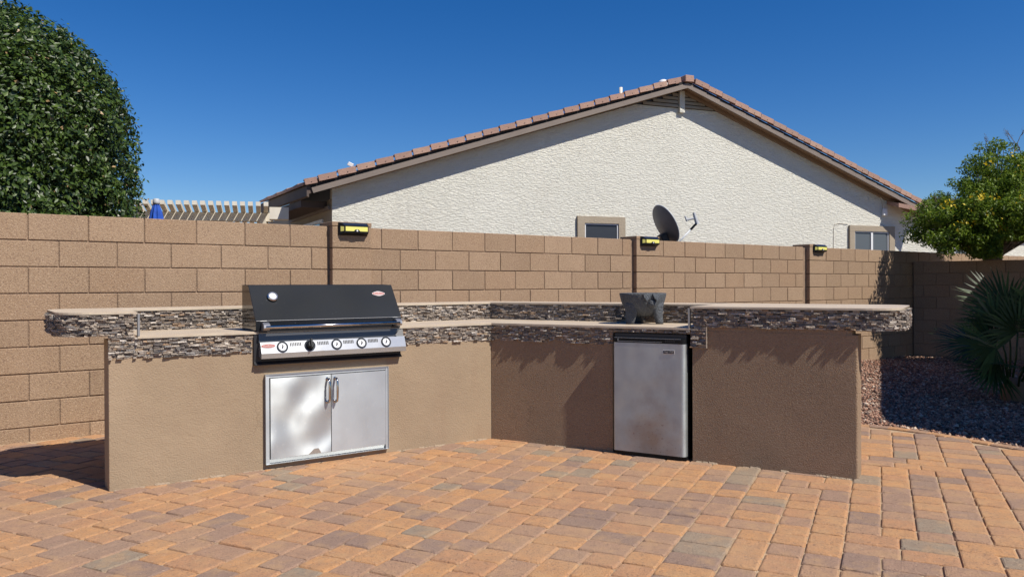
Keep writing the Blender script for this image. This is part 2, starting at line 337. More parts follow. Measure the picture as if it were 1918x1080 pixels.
# ------------------------------------------------------------------ frames of the place
def frame(P, e, n):
    return lambda a, o, z: (P[0]+e[0]*a+n[0]*o, P[1]+e[1]*a+n[1]*o, z)
A_ = (-2.3054, 4.4058); B_ = (-.1593, 5.8955); C_ = (2.0593, 4.6007)
def unit(P, Q):
    d = math.hypot(Q[0]-P[0], Q[1]-P[1]); return ((Q[0]-P[0])/d, (Q[1]-P[1])/d), d
eA, LA = unit(A_, B_); nA = (eA[1], -eA[0]); eB, LB = unit(B_, C_); nB = (eB[1], -eB[0])
TA = frame(A_, eA, nA); TB = frame(B_, eB, nB)
mk = 1+nA[0]*nB[0]+nA[1]*nB[1]; mit = ((nA[0]+nB[0])/mk, (nA[1]+nB[1])/mk)
def Bo(o): return (B_[0]+mit[0]*o, B_[1]+mit[1]*o)
PHI = .62349; WD = 6.90664
eW = (math.cos(PHI), math.sin(PHI)); nW = (eW[1], -eW[0]); W0 = (-WD*math.sin(PHI), WD*math.cos(PHI)); TW = frame(W0, eW, nW)
PSI = R(21.04); eH = (math.cos(PSI), math.sin(PSI)); nH = (eH[1], -eH[0]); H0 = (-.2566*13.4, 13.4); TH = frame(H0, eH, nH)
SIDE = R(-41); CORN = TW(13.62, 0, 0); eS = (math.cos(SIDE), math.sin(SIDE)); nS = (eS[1], -eS[0]); TS = frame(CORN, eS, nS)
TI = lambda x, y, z: (x, y, z)

# ------------------------------------------------------------------ ground
border = [(-1.6, 8.6), (-.6, 8.35), (.4, 7.9), (1.2, 7.35), (1.9, 6.85), (2.5, 6.52), (2.95, 6.40), (3.14, 6.27), (3.30, 6.06), (3.42, 5.84), (3.53, 5.65), (3.64, 5.47), (3.86, 5.0), (4.1, 4.3), (4.3, 3.4), (4.4, 2.4), (4.4, 1.0), (4.4, -3)]
def resample(pts, step):
    out = [pts[0]]; acc = 0
    P = [Vector((p[0], p[1], 0)) for p in pts]
    res = [P[0]]; d = 0
    for i in range(len(P)-1):
        seg = (P[i+1]-P[i]); L_ = seg.length; t = step-d
        while t <= L_: res.append(P[i]+seg*(t/L_)); t += step
        d = L_-(t-step)
    return res
def inside(pt, poly):
    x, y = pt; c = False; j = len(poly)-1
    for i in range(len(poly)):
        xi, yi = poly[i][0], poly[i][1]; xj, yj = poly[j][0], poly[j][1]
        if (yi > y) != (yj > y) and x < (xj-xi)*(y-yi)/(yj-yi)+xi: c = not c
        j = i
    return c
def pave_zone(): # plan outline of the paved area
    return [TW(3.0, -.02, 0)[:2]]+[TW(-6, -.02, 0)[:2]]+[(-9, -3)]+[(4.4, -3)]+[p for p in border[::-1]]
PZ = pave_zone()
# far ground sheet and gravel bed
g = MB(); g.add([(-3000, -60, -.30), (3000, -60, -.30), (3000, 4000, -.30), (-3000, 4000, -.30)], [(0, 1, 2, 3)])
tag(g.build('ground', M['earth'], recalc=False), 'dry desert ground beyond the yard', None, None, 'structure')
def gz(x, y):   # gravel level falls gently to the back wall
    s = (x-W0[0])*eW[0]+(y-W0[1])*eW[1]; o = (x-W0[0])*nW[0]+(y-W0[1])*nW[1]
    t = max(0, min(1, (s-4)/9)); return -.028-.075*t+.010*math.sin(x*3.1)*math.cos(y*2.3)
gb = MB(); nx, ny = 60, 60
vs = [(-2+i*14/nx, 1+j*15/ny, gz(-2+i*14/nx, 1+j*15/ny)-.012) for j in range(ny+1) for i in range(nx+1)]
gb.add(vs, [(j*(nx+1)+i, j*(nx+1)+i+1, (j+1)*(nx+1)+i+1, (j+1)*(nx+1)+i) for j in range(ny) for i in range(nx)
            if ((-2+i*14/nx)*nS[0]+(1+j*15/ny)*nS[1]) > (CORN[0]*nS[0]+CORN[1]*nS[1])-.9 and not inside((-2+(i+.5)*14/nx, 1+(j+.5)*15/ny+ .0), PZ)])
tag(gb.build('gravel_bed', M['gravel_base'], recalc=False, smooth=True), 'dark soil under the gravel bed', None, None, 'structure')
pb = MB(); pb.add([(p[0], p[1], -.009) for p in PZ], [tuple(range(len(PZ)))])
patio = pb.build('patio', M['sand'], recalc=True); tag(patio, 'sand joints of the tan and mauve paver patio', None, None, 'structure')

# paver layout on a 3 inch grid, random cobble of squares and oblongs
G = .0762; PA = R(64.5); pe1 = (math.cos(PA), math.sin(PA)); pe2 = (math.cos(PA-math.pi/2), math.sin(PA-math.pi/2))
P0 = (-.10, 5.80)     # grid anchor
def pg(i, j): return (P0[0]+pe2[0]*i*G+pe1[0]*j*G, P0[1]+pe2[1]*i*G+pe1[1]*j*G)
NI0, NI1, NJ0, NJ1 = -96, 78, -64, 64
occ = {}
def free(i, j, a, b): return all((i+x, j+y) not in occ for x in range(a) for y in range(b))
pieces = []
prn = random.Random(5)
last = None
for j in range(NJ0, NJ1):
    for i in range(NI0, NI1):
        if (i, j) in occ: continue
        run = 0
        while run < 5 and (i+run, j) not in occ: run += 1
        opts = []
        for (a, b, wgt) in ((2, 2, 6.0), (3, 2, 5.5), (2, 3, 2.4)):
            if a > run: continue
            rem = run-a
            if run < 5 and rem == 1: continue
            opts.append(((a, b), wgt))
        if not opts:
            if run == 1: a_b = (1, 2)
            else: a_b = (min(run, 2), 2)
        else:
            tot = sum(o_[1] for o_ in opts); r_ = prn.random()*tot
            for o_, wgt in opts:
                r_ -= wgt
                if r_ <= 0: break
            a_b = o_
        a, b = a_b
        while b > 1 and not free(i, j, a, b): b -= 1
        for x in range(a):
            for y in range(b): occ[(i+x, j+y)] = 1
        pieces.append((i, j, a, b))
cnt_poly = [TA(.0, 0, 0)[:2], Bo(0), TB(LB, 0, 0)[:2], TB(LB-.1, -.9, 0)[:2], Bo(-.9), TA(.1, -.9, 0)[:2]]
def wall_side(x, y): return (x-W0[0])*nW[0]+(y-W0[1])*nW[1]
keep = []
for (i, j, a, b) in pieces:
    c = pg(i+a/2, j+b/2)
    if c[1] < 1.6 or c[0] < -7: continue
    if abs(c[0]) > c[1]*.663+1.2: continue
    if not inside(c, PZ): continue
    if wall_side(*c) < .06: continue
    # distance to border
    dm = min(math.hypot(c[0]-q[0], c[1]-q[1]) for q in [(bp.x, bp.y) for bp in BR]) if False else None
    if inside(c, cnt_poly):
        cc = TA(.0, 0, 0)
        ok = False
        # keep those straddling the front edge
        for (x, y) in (pg(i, j), pg(i+a, j), pg(i, j+b), pg(i+a, j+b)):
            if not inside((x, y), cnt_poly): ok = True
        if not ok: continue
    keep.append((i, j, a, b, c))
BR = resample(border, .16)
brd = [(p.x, p.y) for p in resample(border, .05)]
keep = [k for k in keep if min((k[4][0]-q[0])**2+(k[4][1]-q[1])**2 for q in brd) > .125**2]
def visible_front(c):
    u = c[0]/c[1]; 
    if abs(u) > .70 or c[1] < 2.9: return 0
    if inside(c, cnt_poly): return 0
    oa = (c[0]-A_[0])*nA[0]+(c[1]-A_[1])*nA[1]; ob = (c[0]-B_[0])*nB[0]+(c[1]-B_[1])*nB[1]
    if oa < 0 and c[0] > -2.5 and c[0] < 0: return 0
    if ob < 0 and c[0] < 2.1 and c[0] >= 0: return 0
    return 1
keep.sort(key=lambda k: (-visible_front(k[4]), k[4][1]))
pv_mesh = {}
def paver_verts(a, b, seed, ox=0., oy=0., T=None, z=0.):
    """slightly uneven rounded-edge paver in local metres (x along pe2, y along pe1)"""
    r = random.Random(seed); gp = .0042; W_, H_ = a*G-gp, b*G-gp
    def ring(ins, zz, jit):
        pts = []
        c = .010+ins*.6
        for (x, y, sx, sy) in ((0, 0, 1, 1), (W_, 0, -1, 1), (W_, H_, -1, -1), (0, H_, 1, -1)):
            p1 = (x+sx*(ins+c), y+sy*ins); p2 = (x+sx*ins, y+sy*(ins+c))
            pts += ([p2, p1] if sx*sy > 0 else [p1, p2])
        return [(px+r.uniform(-jit, jit), py+r.uniform(-jit, jit), zz) for px, py in pts]
    tz = [0, 0]
    rs = [ring(0, -.03, .0), ring(0, -.008, .0013), ring(.0040, -.002, .0016), ring(.0095, 0, .0012)]
    vs = [p for q in rs for p in q]; f = []
    for k in range(3):
        for i in range(8): f.append((k*8+i, k*8+(i+1) % 8, (k+1)*8+(i+1) % 8, (k+1)*8+i))
    f.append(tuple(range(24, 32)))
    return vs, f
variants = {}
for (a, b) in {(k[2], k[3]) for k in keep}:
    for s_ in range(7):
        vs, f = paver_verts(a, b, s_*13+a*3+b)
        me = bpy.data.meshes.new('paver'); me.from_pydata([(x-a*G/2, y-b*G/2, z) for x, y, z in vs], [], f)
        at = me.attributes.new('tint', 'FLOAT', 'FACE'); at.data.foreach_set('value', [0.0]*len(f))
        me.materials.append(M['paver']); variants[(a, b, s_)] = me
tilt = random.Random(3)
n_ind = 0; far = MB()
def soft_noise(x, y): return .5+.5*math.sin(x*1.7+y*2.3+math.sin(y*1.1)*2)
for n_, (i, j, a, b, c) in enumerate(keep):
    zz = tilt.uniform(-.0025, .0025); tx = tilt.uniform(-.011, .011); ty = tilt.uniform(-.011, .011)
    if n_ < 300 and visible_front(c):
        o = link(bpy.data.objects.new('paver', variants[(a, b, tilt.randrange(7))])); o.parent = patio
        o.location = (c[0], c[1], zz); o.rotation_euler = (tx, ty, PA-math.pi/2)
    else:
        vs, f = paver_verts(a, b, n_); far.cur = tilt.random(); ca, sa = pe2, pe1
        far.add([(c[0]+pe2[0]*(x-a*G/2)+pe1[0]*(y-b*G/2), c[1]+pe2[1]*(x-a*G/2)+pe1[1]*(y-b*G/2), z+zz+(x-a*G/2)*ty*-1+(y-b*G/2)*tx) for x, y, z in vs], f)
# soldier course along the gravel
for k in range(len(BR)-1):
    p, q = BR[k], BR[k+1]
    d = (q-p).normalized(); nn = Vector((-d.y, d.x, 0))
    if nn.x*1+nn.y*1 < 0: nn = -nn
    far.cur = tilt.random(); L_ = (q-p).length; zz = .003
    far.bbox(lambda x, y, z: (p.x+d.x*x+nn.x*y, p.y+d.y*x+nn.y*y, z), .002, L_-.003, -.092, .0, -.07, zz, .006)
fo = far.build('pavers', M['paver'], patio, recalc=False); fo['kind'] = 'stuff'

# gravel stones
def icos():
    t = (1+5**.5)/2
    v = np.array([(-1, t, 0), (1, t, 0), (-1, -t, 0), (1, -t, 0), (0, -1, t), (0, 1, t), (0, -1, -t), (0, 1, -t), (t, 0, -1), (t, 0, 1), (-t, 0, -1), (-t, 0, 1)], float)/2
    octa = np.array([(1, 0, 0), (-1, 0, 0), (0, 1, 0), (0, -1, 0), (0, 0, 1), (0, 0, -1)], float)
    of = np.array([(0, 2, 4), (2, 1, 4), (1, 3, 4), (3, 0, 4), (2, 0, 5), (1, 2, 5), (3, 1, 5), (0, 3, 5)])
    return octa, of
ov, of = icos()
pts = []
while len(pts) < 34000:
    y = rnd.uniform(5.0, 13.6); 
    if rnd.random() > (8.2/(y+1.5))**1.2: continue
    x = rnd.uniform(y*.36, min(y*.69, 9))
    if inside((x, y), PZ) and min((x-q[0])**2+(y-q[1])**2 for q in brd[::3]) > .0: continue
    if wall_side(x, y) < .02: continue
    if (x-CORN[0])*nS[0]+(y-CORN[1])*nS[1] < .02: continue
    pts.append((x, y, gz(x, y)))
pts = np.array(pts); n = len(pts)
sz = nrs.uniform(.008, .021, (n, 1))*np.where(nrs.rand(n, 1) > .93, 1.7, 1)*nrs.uniform(.6, 1.3, (n, 3)); sz[:, 2] *= .62
V = ov[None]*sz[:, None, :]*(1+nrs.uniform(-.3, .3, (n, 6, 3)))
an = nrs.uniform(0, 6.28, n); ca, sa = np.cos(an), np.sin(an)
tl = nrs.normal(0, .35, n); ct, st_ = np.cos(tl), np.sin(tl)
X = V[:, :, 0]*ct[:, None]-V[:, :, 2]*st_[:, None]; Z = V[:, :, 0]*st_[:, None]+V[:, :, 2]*ct[:, None]
Xr = X*ca[:, None]-V[:, :, 1]*sa[:, None]; Yr = X*sa[:, None]+V[:, :, 1]*ca[:, None]
V = np.stack([Xr, Yr, Z], -1)+pts[:, None, :]+np.array([0, 0, 0])
V[:, :, 2] += nrs.uniform(-.004, .014, n)[:, None]
F = (of[None]+np.arange(n)[:, None, None]*6).reshape(-1, 3)
gr = np_mesh('gravel', V.reshape(-1, 3), F, np.repeat(nrs.rand(n), 8), M['gravel'])
tag(gr, 'reddish brown crushed gravel between the patio and the block wall', 'gravel', None, 'stuff')

# ------------------------------------------------------------------ block walls
COURSE = .2032; BL = .4064; WT = 1.7257
wall = empty('block_wall', TW(6, 0, 0), 'long tan concrete block wall behind the outdoor kitchen', 'wall')
core = MB(); core.box(TW, -4, 19.5, -.145, -.008, -.35, WT-.012); core.build('mortar', M['mortar'], wall)
segs = [(-3.2, 2.835), (3.24, 6.79), (7.215, 10.395), (10.87, 19.0)]
first = [.44058-BL*9, 3.39, 7.36, 11.0]
blocks = []
for si, ((s0, s1), j0) in enumerate(zip(segs, first)):
    for r in range(9):
        z1 = WT-COURSE*r; z0 = max(z1-COURSE, -.02 if r == 8 else -9)
        if r == 8 and si > 1: z0 = z1-COURSE
        jn = [j0+(BL/2 if r % 2 else 0)+BL*(k-2) for k in range(26)]
        cuts = [s0]+[q for q in jn if s0+.05 < q < s1-.05]+[s1]
        for c0, c1 in zip(cuts[:-1], cuts[1:]): blocks.append((c0, c1, z0, z1, si, r))
    for r in (9,):
        if si > 1: blocks.append((s0, s1, WT-COURSE*10, WT-COURSE*9, si, 9))
def bvis(b):
    c0, c1, z0, z1, si, r = b
    x, y, _ = TW((c0+c1)/2, 0, 0); u = x/y
    if u < -.70 or (c0+c1)/2 > 15.3: return 0
    if r <= 3: return 3
    if u < -.52: return 3
    if r == 4: return 2
    if u > .44: return 2
    return 0
blocks.sort(key=lambda b: -bvis(b)*100+TW(b[0], 0, 0)[1])
brn = random.Random(9); rest = MB(); nb = 0
for b in blocks:
    c0, c1, z0, z1, si, r = b; j = .0045
    dep = brn.uniform(-.0012, .0018); d0, d1 = (c0+j, c1-j)
    zz0, zz1 = z0+j, z1-(j if r else 0)
    if bvis(b) and nb < 300:
        q = MB(); q.cur = brn.random()
        q.bbox(TW, d0, d1, -.15, dep, zz0, zz1, .0035); nb += 1
        q.build('block', M['block'], wall, recalc=False, loc=TW((c0+c1)/2, 0, (z0+z1)/2))
    else:
        rest.cur = brn.random(); rest.bbox(TW, d0, d1, -.15, dep, zz0, zz1, .0035)
rest.build('blocks', M['block'], wall, recalc=False)['kind'] = 'stuff'
# pilasters, 16 inch columns through the wall with a thin cap
for (s0, s1, pr) in ((2.852, 3.246, .072), (6.828, 7.225, .055), (10.47, 10.87, .06)):
    pil = MB()
    for r in range(9):
        z1 = WT-COURSE*r; pil.cur = brn.random(); pil.bbox(TW, s0, s1, -.22, pr, z1-COURSE+.004, z1-(0 if r == 0 else .004), .0035)
    po = pil.build('pilaster', M['block'], wall, recalc=False)
    cap = MB(); cap.cur = .1; cap.bbox(TW, s0-.004, s1+.004, -.235, pr+.004, WT+.002, WT+.042, .003); cap.build('cap', M['block'], po, recalc=False)
# side wall, one course lower, at a grazing angle to the sun
SWT = 1.545
side = empty('side_block_wall', TS(3, 0, 0), 'shaded block wall running right from the corner, behind the palm', 'wall')
core = MB(); core.box(TS, .02, 12, -.145, -.008, -.35, SWT-.012); core.build('mortar', M['mortar'], side)
sb = MB(); nsb = 0
for r in range(9):
    z1 = SWT-COURSE*r; z0 = z1-COURSE; jn = [.02]+[.18+(BL/2 if r % 2 else 0)+BL*k for k in range(30)]
    for c0, c1 in zip(jn[:-1], jn[1:]):
        u = TS(c0, 0, 0); 
        if u[0]/u[1] < .71 and r < 7:
            q = MB(); q.cur = brn.random(); q.bbox(TS, c0+.004, c1-.004, -.15, brn.uniform(-.003, .004), z0+.004, z1-(.004 if r else 0), .0035)
            q.build('block', M['block'], side, recalc=False, loc=TS((c0+c1)/2, 0, (z0+z1)/2))
        else:
            sb.cur = brn.random(); sb.bbox(TS, c0+.004, c1-.004, -.15, brn.uniform(-.003, .004), z0+.004, z1-(.004 if r else 0), .0035)
sb.build('blocks', M['block'], side, recalc=False)['kind'] = 'stuff'

# ------------------------------------------------------------------ solar lights on the pilasters
def solar_light(s0, s1, o0, zt, label):
    r0 = empty('solar_light', TW((s0+s1)/2, o0, zt-.12), label, 'solar light', 'solar lights on the wall pilasters')
    T = lambda a, o, z: TW(s0+a*(s1-s0), o0+o, zt+z)
    W_ = 1.0
    m = MB()   # housing: sloped top, chamfered sides, tapering below
    fr = [(0, 0, -.000), (1, 0, 0), (1, 0, -.118), (0, 0, -.118)]
    mid = [(.03, .018, -.000), (.97, .018, -.0), (.97, .018, -.112), (.03, .018, -.112)]
    face_ = [(.14, .058, -.030), (.95, .058, -.030), (.95, .058, -.094), (.14, .058, -.094)]
    vs = [T(*p) for p in fr+mid+face_]
    f = [(0, 1, 2, 3)]
    for k in (0, 4):
        for i in range(4): f.append((k+i, k+(i+1) % 4, k+4+(i+1) % 4, k+4+i))
    f.append((8, 9, 10, 11)); m.add(vs, f); m.build('housing', M['blackplastic'], r0)
    p = MB(); p.add([T(.10, .0245, -.003), T(.92, .0245, -.003), T(.93, .0575, -.027), T(.15, .0575, -.027), T(.10, .022, -.006), T(.92, .022, -.006), T(.93, .054, -.030), T(.15, .054, -.030)],
        [(0, 1, 2, 3), (4, 5, 6, 7), (0, 1, 5, 4), (2, 3, 7, 6), (1, 2, 6, 5), (0, 3, 7, 4)]); p.build('solar_panel', M['solar'], r0)
    y = MB(); y.box(T, .175, .92, .0585, .0605, -.080, -.038); y.build('led_panel', M['yellow_led'], r0)
    y = MB(); y.add([T(.055, .030, -.036), T(.125, .056, -.040), T(.125, .056, -.080), T(.055, .030, -.084), T(.05, .028, -.036), T(.12, .054, -.040), T(.12, .054, -.080), T(.05, .028, -.084)],
        [(0, 1, 2, 3), (4, 5, 6, 7), (0, 1, 5, 4), (2, 3, 7, 6), (1, 2, 6, 5), (0, 3, 7, 4)]); y.build('side_led_panel', M['yellow_led'], r0)
    b = MB(); b.poly_t(T, [(.44, -.082), (.50, -.064), (.60, -.064), (.66, -.082), (.64, -.092), (.46, -.092)], .0600, .066); b.build('sensor_mount', M['blackplastic'], r0)
    c = T(.55, .066, -.078); d = MB()
    d.lathe(lambda x, yv, h: (c[0]+eW[0]*x+nW[0]*h, c[1]+eW[1]*x+nW[1]*h, c[2]+yv), [(.0001, .011), (.006, .009), (.0095, .004), (.010, 0)][::-1], 12); d.build('sensor', M['sensor'], r0, smooth=True)
    return r0
solar_light(2.905, 3.205, .075, WT+.034, 'largest black solar light with yellow panel, on the pilaster left of the grill hood')
solar_light(6.885, 7.185, .058, WT+.038, 'black solar light with yellow panel, on the middle pilaster beside the satellite dish')
solar_light(10.545, 10.845, .063, WT+.038, 'smallest black solar light with yellow panel, on the pilaster nearest the far corner')

# ------------------------------------------------------------------ outdoor kitchen counter
kit = empty('kitchen_counter', (B_[0], B_[1], 0), 'angled brown stucco barbecue counter faced with stacked stone strips', 'counter')
base = MB()
def rnd_end(T, a, o0, o1, sgn, r=.012, n=5):   # rounded outer corner points of the end of the front wall, from back to front
    pts = [T(a, o1, 0)[:2]]
    for k in range(n+1):
        t = math.pi/2*k/n; pts.append(T(a-sgn*r*(1-math.cos(t)), o0-r*(1-math.sin(t)), 0)[:2])
    return pts
FZ = 1.545+.02
pa = rnd_end(TA, 0, 0, -.18, -1, .004, 2)
base.prism(pa+[Bo(0), TB(1.0, 0, 0)[:2], TB(1.0, -.18, 0)[:2], Bo(-.18)], -.06, .861)
base.box(TA, .03, .145, -.175, -.002, .858, .887); stu = base.build('stucco_wall', M['stucco'], kit)
base = MB()
pb_ = rnd_end(TB, LB, 0, -.18, 1)[::-1]
base.prism([TB(FZ, 0, 0)[:2]]+pb_+[TB(FZ, -.18, 0)[:2]], -.06, .861)
base.box(TB, .0+1.001, FZ-.001, -.18, -.001, .838, .860); base.box(TB, 1.56, LB-.03, -.175, -.002, .858, .887)
base.build('stucco_wall', M['stucco_rough'], kit, None)
# rough-dash skin over the left part of the right leg
sk = MB(); sk.add([(Bo(.004)[0], Bo(.004)[1], -.05), TB(.998, .004, -.05), TB(.998, .004, .858), (Bo(.004)[0], Bo(.004)[1], .858)], [(0, 1, 2, 3)])
sk.build('stucco_skin', M['stucco_rough'], kit, recalc=False)
inn = MB()
inn.prism([TA(.12, -.17, 0)[:2], Bo(-.17), TB(.99, -.17, 0)[:2], TB(.99, -.93, 0)[:2], Bo(-.93), TA(.12, -.93, 0)[:2]], -.05, .858)
inn.prism([TB(FZ+.01, -.17, 0)[:2], TB(LB-.12, -.17, 0)[:2], TB(LB-.12, -.93, 0)[:2], TB(FZ+.01, -.93, 0)[:2]], -.05, .858)
inn.box(TA, .13, .148, -.93, -.176, .857, .887); inn.box(TB, 1.575, LB-.13, -.92, -.176, .857, .887); inn.box(TB, .992, FZ+.008, -.925, -.70, -.05, .857)
inn.build('inner_wall', M['stucco'], kit)
# splashed mortar along the foot of the stucco
spl = MB(); srn = random.Random(4)
for T, L0, L1 in ((TA, .02, LA-.02), (TB, .02, .98), (TB, FZ+.02, LB-.02)):
    a = L0
    while a < L1:
        l = srn.uniform(.03, .12); h = srn.uniform(.003, .012); o = srn.uniform(.004, .016)
        if srn.random() < .7: spl.add([T(a, -.002, -.01), T(a+l, -.002, -.01), T(a+l*.9, o, -.004), T(a+l*.15, o*1.1, -.004), T(a+.1*l, -.002, h), T(a+l*.85, -.002, h*.8)], [(3, 2, 5, 4), (0, 3, 4), (1, 5, 2)])
        a += l*.9
spl.build('mortar_splash', M['efflor'], kit, recalc=False)['kind'] = 'stuff'
# tops
def arc(T, ca, co, r, t0, t1, n=8): return [T(ca+r*math.cos(t), co+r*math.sin(t), 0)[:2] for t in [t0+(t1-t0)*k/n for k in range(n+1)]]
def bar_outline(g_, ri=-.548):
    f = .016-g_; r = .19
    p = [TA(.150-g_, ri-g_, 0)[:2], TA(.150-g_, f, 0)[:2]]
    p += arc(TA, -.06, f-r, r, math.pi/2, math.pi, 8)
    p += arc(TA, -.06, -.95+r+g_, r, math.pi, 1.5*math.pi, 8) if True else []
    p = [(q[0], q[1]) for q in p]
    p += [Bo(-.95+g_)]
    p += arc(TB, 2.615, -.95+r+g_, r, -math.pi/2, 0, 8)+arc(TB, 2.615, f-r, r, 0, math.pi/2, 8)
    p += [TB(1.552+g_, f, 0)[:2], TB(1.552+g_, ri-g_, 0)[:2], Bo(ri-g_)]
    return p
bt = MB(); bt.prism(bar_outline(.006), 1.0105, 1.0225); bt.build('bar_top', M['counter'], kit)
be = MB(); be.prism(bar_outline(.0), 1.0095, 1.0200); be.build('bar_edge_trim', M['edge'], kit)
bc = MB(); bc.prism(bar_outline(.022), .886, 1.0090); bc.build('bar_core', M['ledge_mortar'], kit)
bs = MB()   # riser carrying the bar behind the low counter
bs.prism([TA(.13, -.573, 0)[:2], Bo(-.573), TB(1.57, -.573, 0)[:2], TB(1.57, -.93, 0)[:2], Bo(-.93), TA(.13, -.93, 0)[:2]], .80, .8855); bs.build('riser', M['stucco'], kit)
lt = MB(); lt.prism([TA(.153, .012, 0)[:2], Bo(.012), TB(1.549, .012, 0)[:2], TB(1.549, -.568, 0)[:2], Bo(-.568), TA(.153, -.568, 0)[:2]], .8665, .8810); lt.build('countertop', M['counter'], kit)
le = MB(); le.prism([TA(.151, .018, 0)[:2], Bo(.018), TB(1.551, .018, 0)[:2], TB(1.551, -.1, 0)[:2], Bo(-.1), TA(.151, -.1, 0)[:2]], 0.8655, .8790); le.build('counter_edge_trim', M['edge'], kit)
tr = MB(); tr.box(TA, .1505, .162, -.01, .0195, 0.8815, 1.0093); tr.build('corner_trim', M['alu'], kit)
tr = MB(); tr.box(TB, 1.541, 1.5515, -.01, .0195, 0.8815, 1.0093); tr.build('corner_trim', M['alu'], kit)
tr = MB(); tr.box(TB, 1.660, 1.665, -.002, .017, .750, .888); tr.build('corner_trim', M['edge'], kit)
# stacked stone strips
stones = []   # (quality order, verts, faces, tint)
strn = random.Random(21)
def stone_strip(T, a0, a1, z0, z1, pri, cut=None, curve=None, obase=0.0, joints=()):
    nrow = max(1, round((z1-z0)/.0118)); rh = (z1-z0)/nrow
    for r in range(nrow):
        a = a0+(strn.uniform(-.03, 0)); lo, hi = z0+r*rh, z0+(r+1)*rh
        if r == 0: lo -= 0
        while a < a1:
            l = strn.uniform(.012, .058); e = min(a+l, a1); s_ = max(a, a0)
            for jn in joints:
                if s_ < jn-.004 < e: e = jn
            if e-s_ > .006:
                if not (cut and s_ < cut[1] and e > cut[0] and hi > cut[2] and lo < cut[3]):
                    d = strn.choice((.001, .004, .007, .010, .013, .017))+strn.uniform(-.001, .002)
                    dd = [d+strn.uniform(-.0045, .0045) for _ in range(4)]
                    l2 = lo-(strn.choice((0, 0, 0, .003)) if r == 0 else 0)
                    if curve:
                        n_ = 1
                    vs = [T(s_+.0006, obase-.004, l2), T(e-.0006, obase-.004, l2), T(e-.0006, obase-.004, hi-.0006), T(s_+.0006, obase-.004, hi-.0006),
                          T(s_+.001, obase+dd[0], l2+.0008), T(e-.001, obase+dd[1], l2+.0008), T(e-.001, obase+dd[2], hi-.0016), T(s_+.001, obase+dd[3], hi-.0016)]
                    stones.append((pri+(s_*.1), vs, strn.random()))
            a = e
def curveT(pts, out=1):   # distance along polyline + outward offset
    P = [Vector((p[0], p[1], 0)) for p in pts]; cum = [0]
    for i in range(len(P)-1): cum.append(cum[-1]+(P[i+1]-P[i]).length)
    def T(a, o, z):
        a_ = min(max(a, 0), cum[-1]-1e-6); k = 0
        while cum[k+1] < a_: k += 1
        d = (P[k+1]-P[k]).normalized(); nn = Vector((d.y, -d.x, 0))*out; q = P[k]+d*(a_-cum[k])+nn*o
        return (q.x, q.y, z)
    return T, cum[-1]
low0, low1 = .750, .8645
stone_strip(TA, -.002, .150, low0, .886, 0, joints=(.15,))
stone_strip(TA, .150, LA+.0, low0, low1, 0, joints=(.235, .84, 1.45, 2.06), cut=(.826, 1.838, 0, 2))
stone_strip(TB, .0, 1.552, low0, low1, 2, cut=(1.008, 1.550, 0, .836), joints=(.61, 1.22))
stone_strip(TB, 1.552, 1.660, low0, .886, 2)
rA = frame((Bo(-.565)[0]-eA[0]*LA, Bo(-.565)[1]-eA[1]*LA), eA, nA)
rB = frame(Bo(-.565), eB, nB)
stone_strip(rA, .0-.25, LA, .878, 1.008, 5, joints=(.45, 1.06, 1.67, 2.28))
stone_strip(rB, 0, 2.1, .878, 1.008, 6, joints=(.61, 1.22))
lc = bar_outline(.018)
TL, LL = curveT([lc[i] for i in range(1, 20)], 1); 
# left cap: front face from the step round to the back
c_pts = [lc[i] for i in range(1, 20)]
chk = Vector((c_pts[1][0]-c_pts[0][0], c_pts[1][1]-c_pts[0][1], 0)).normalized(); outv = Vector((chk.y, -chk.x, 0))
sg = 1 if outv.x*nA[0]+outv.y*nA[1] > 0 else -1
TL, LL = curveT(c_pts, sg); stone_strip(TL, 0, LL, .888, 1.008, 1)
i0 = 21-1
rc = lc[21:40]
TRr, LR = curveT(rc, sg); stone_strip(TRr, 0, LR, .888, 1.008, 3)
stones.sort(key=lambda s_: s_[0])
SF = [(4, 5, 6, 7), (0, 1, 5, 4), (1, 2, 6, 5), (2, 3, 7, 6), (3, 0, 4, 7)]
sj = MB()
for k, (pr, vs, ti) in enumerate(stones):
    if k < 300:
        q = MB(); q.cur = ti; q.add(vs, SF); c = vs[4]
        q.build('stone', M['ledge'], kit, recalc=False, loc=c)
    else:
        sj.cur = ti; sj.add(vs, SF)
sj.build('stones', M['ledge'], kit, recalc=False)['kind'] = 'stuff'

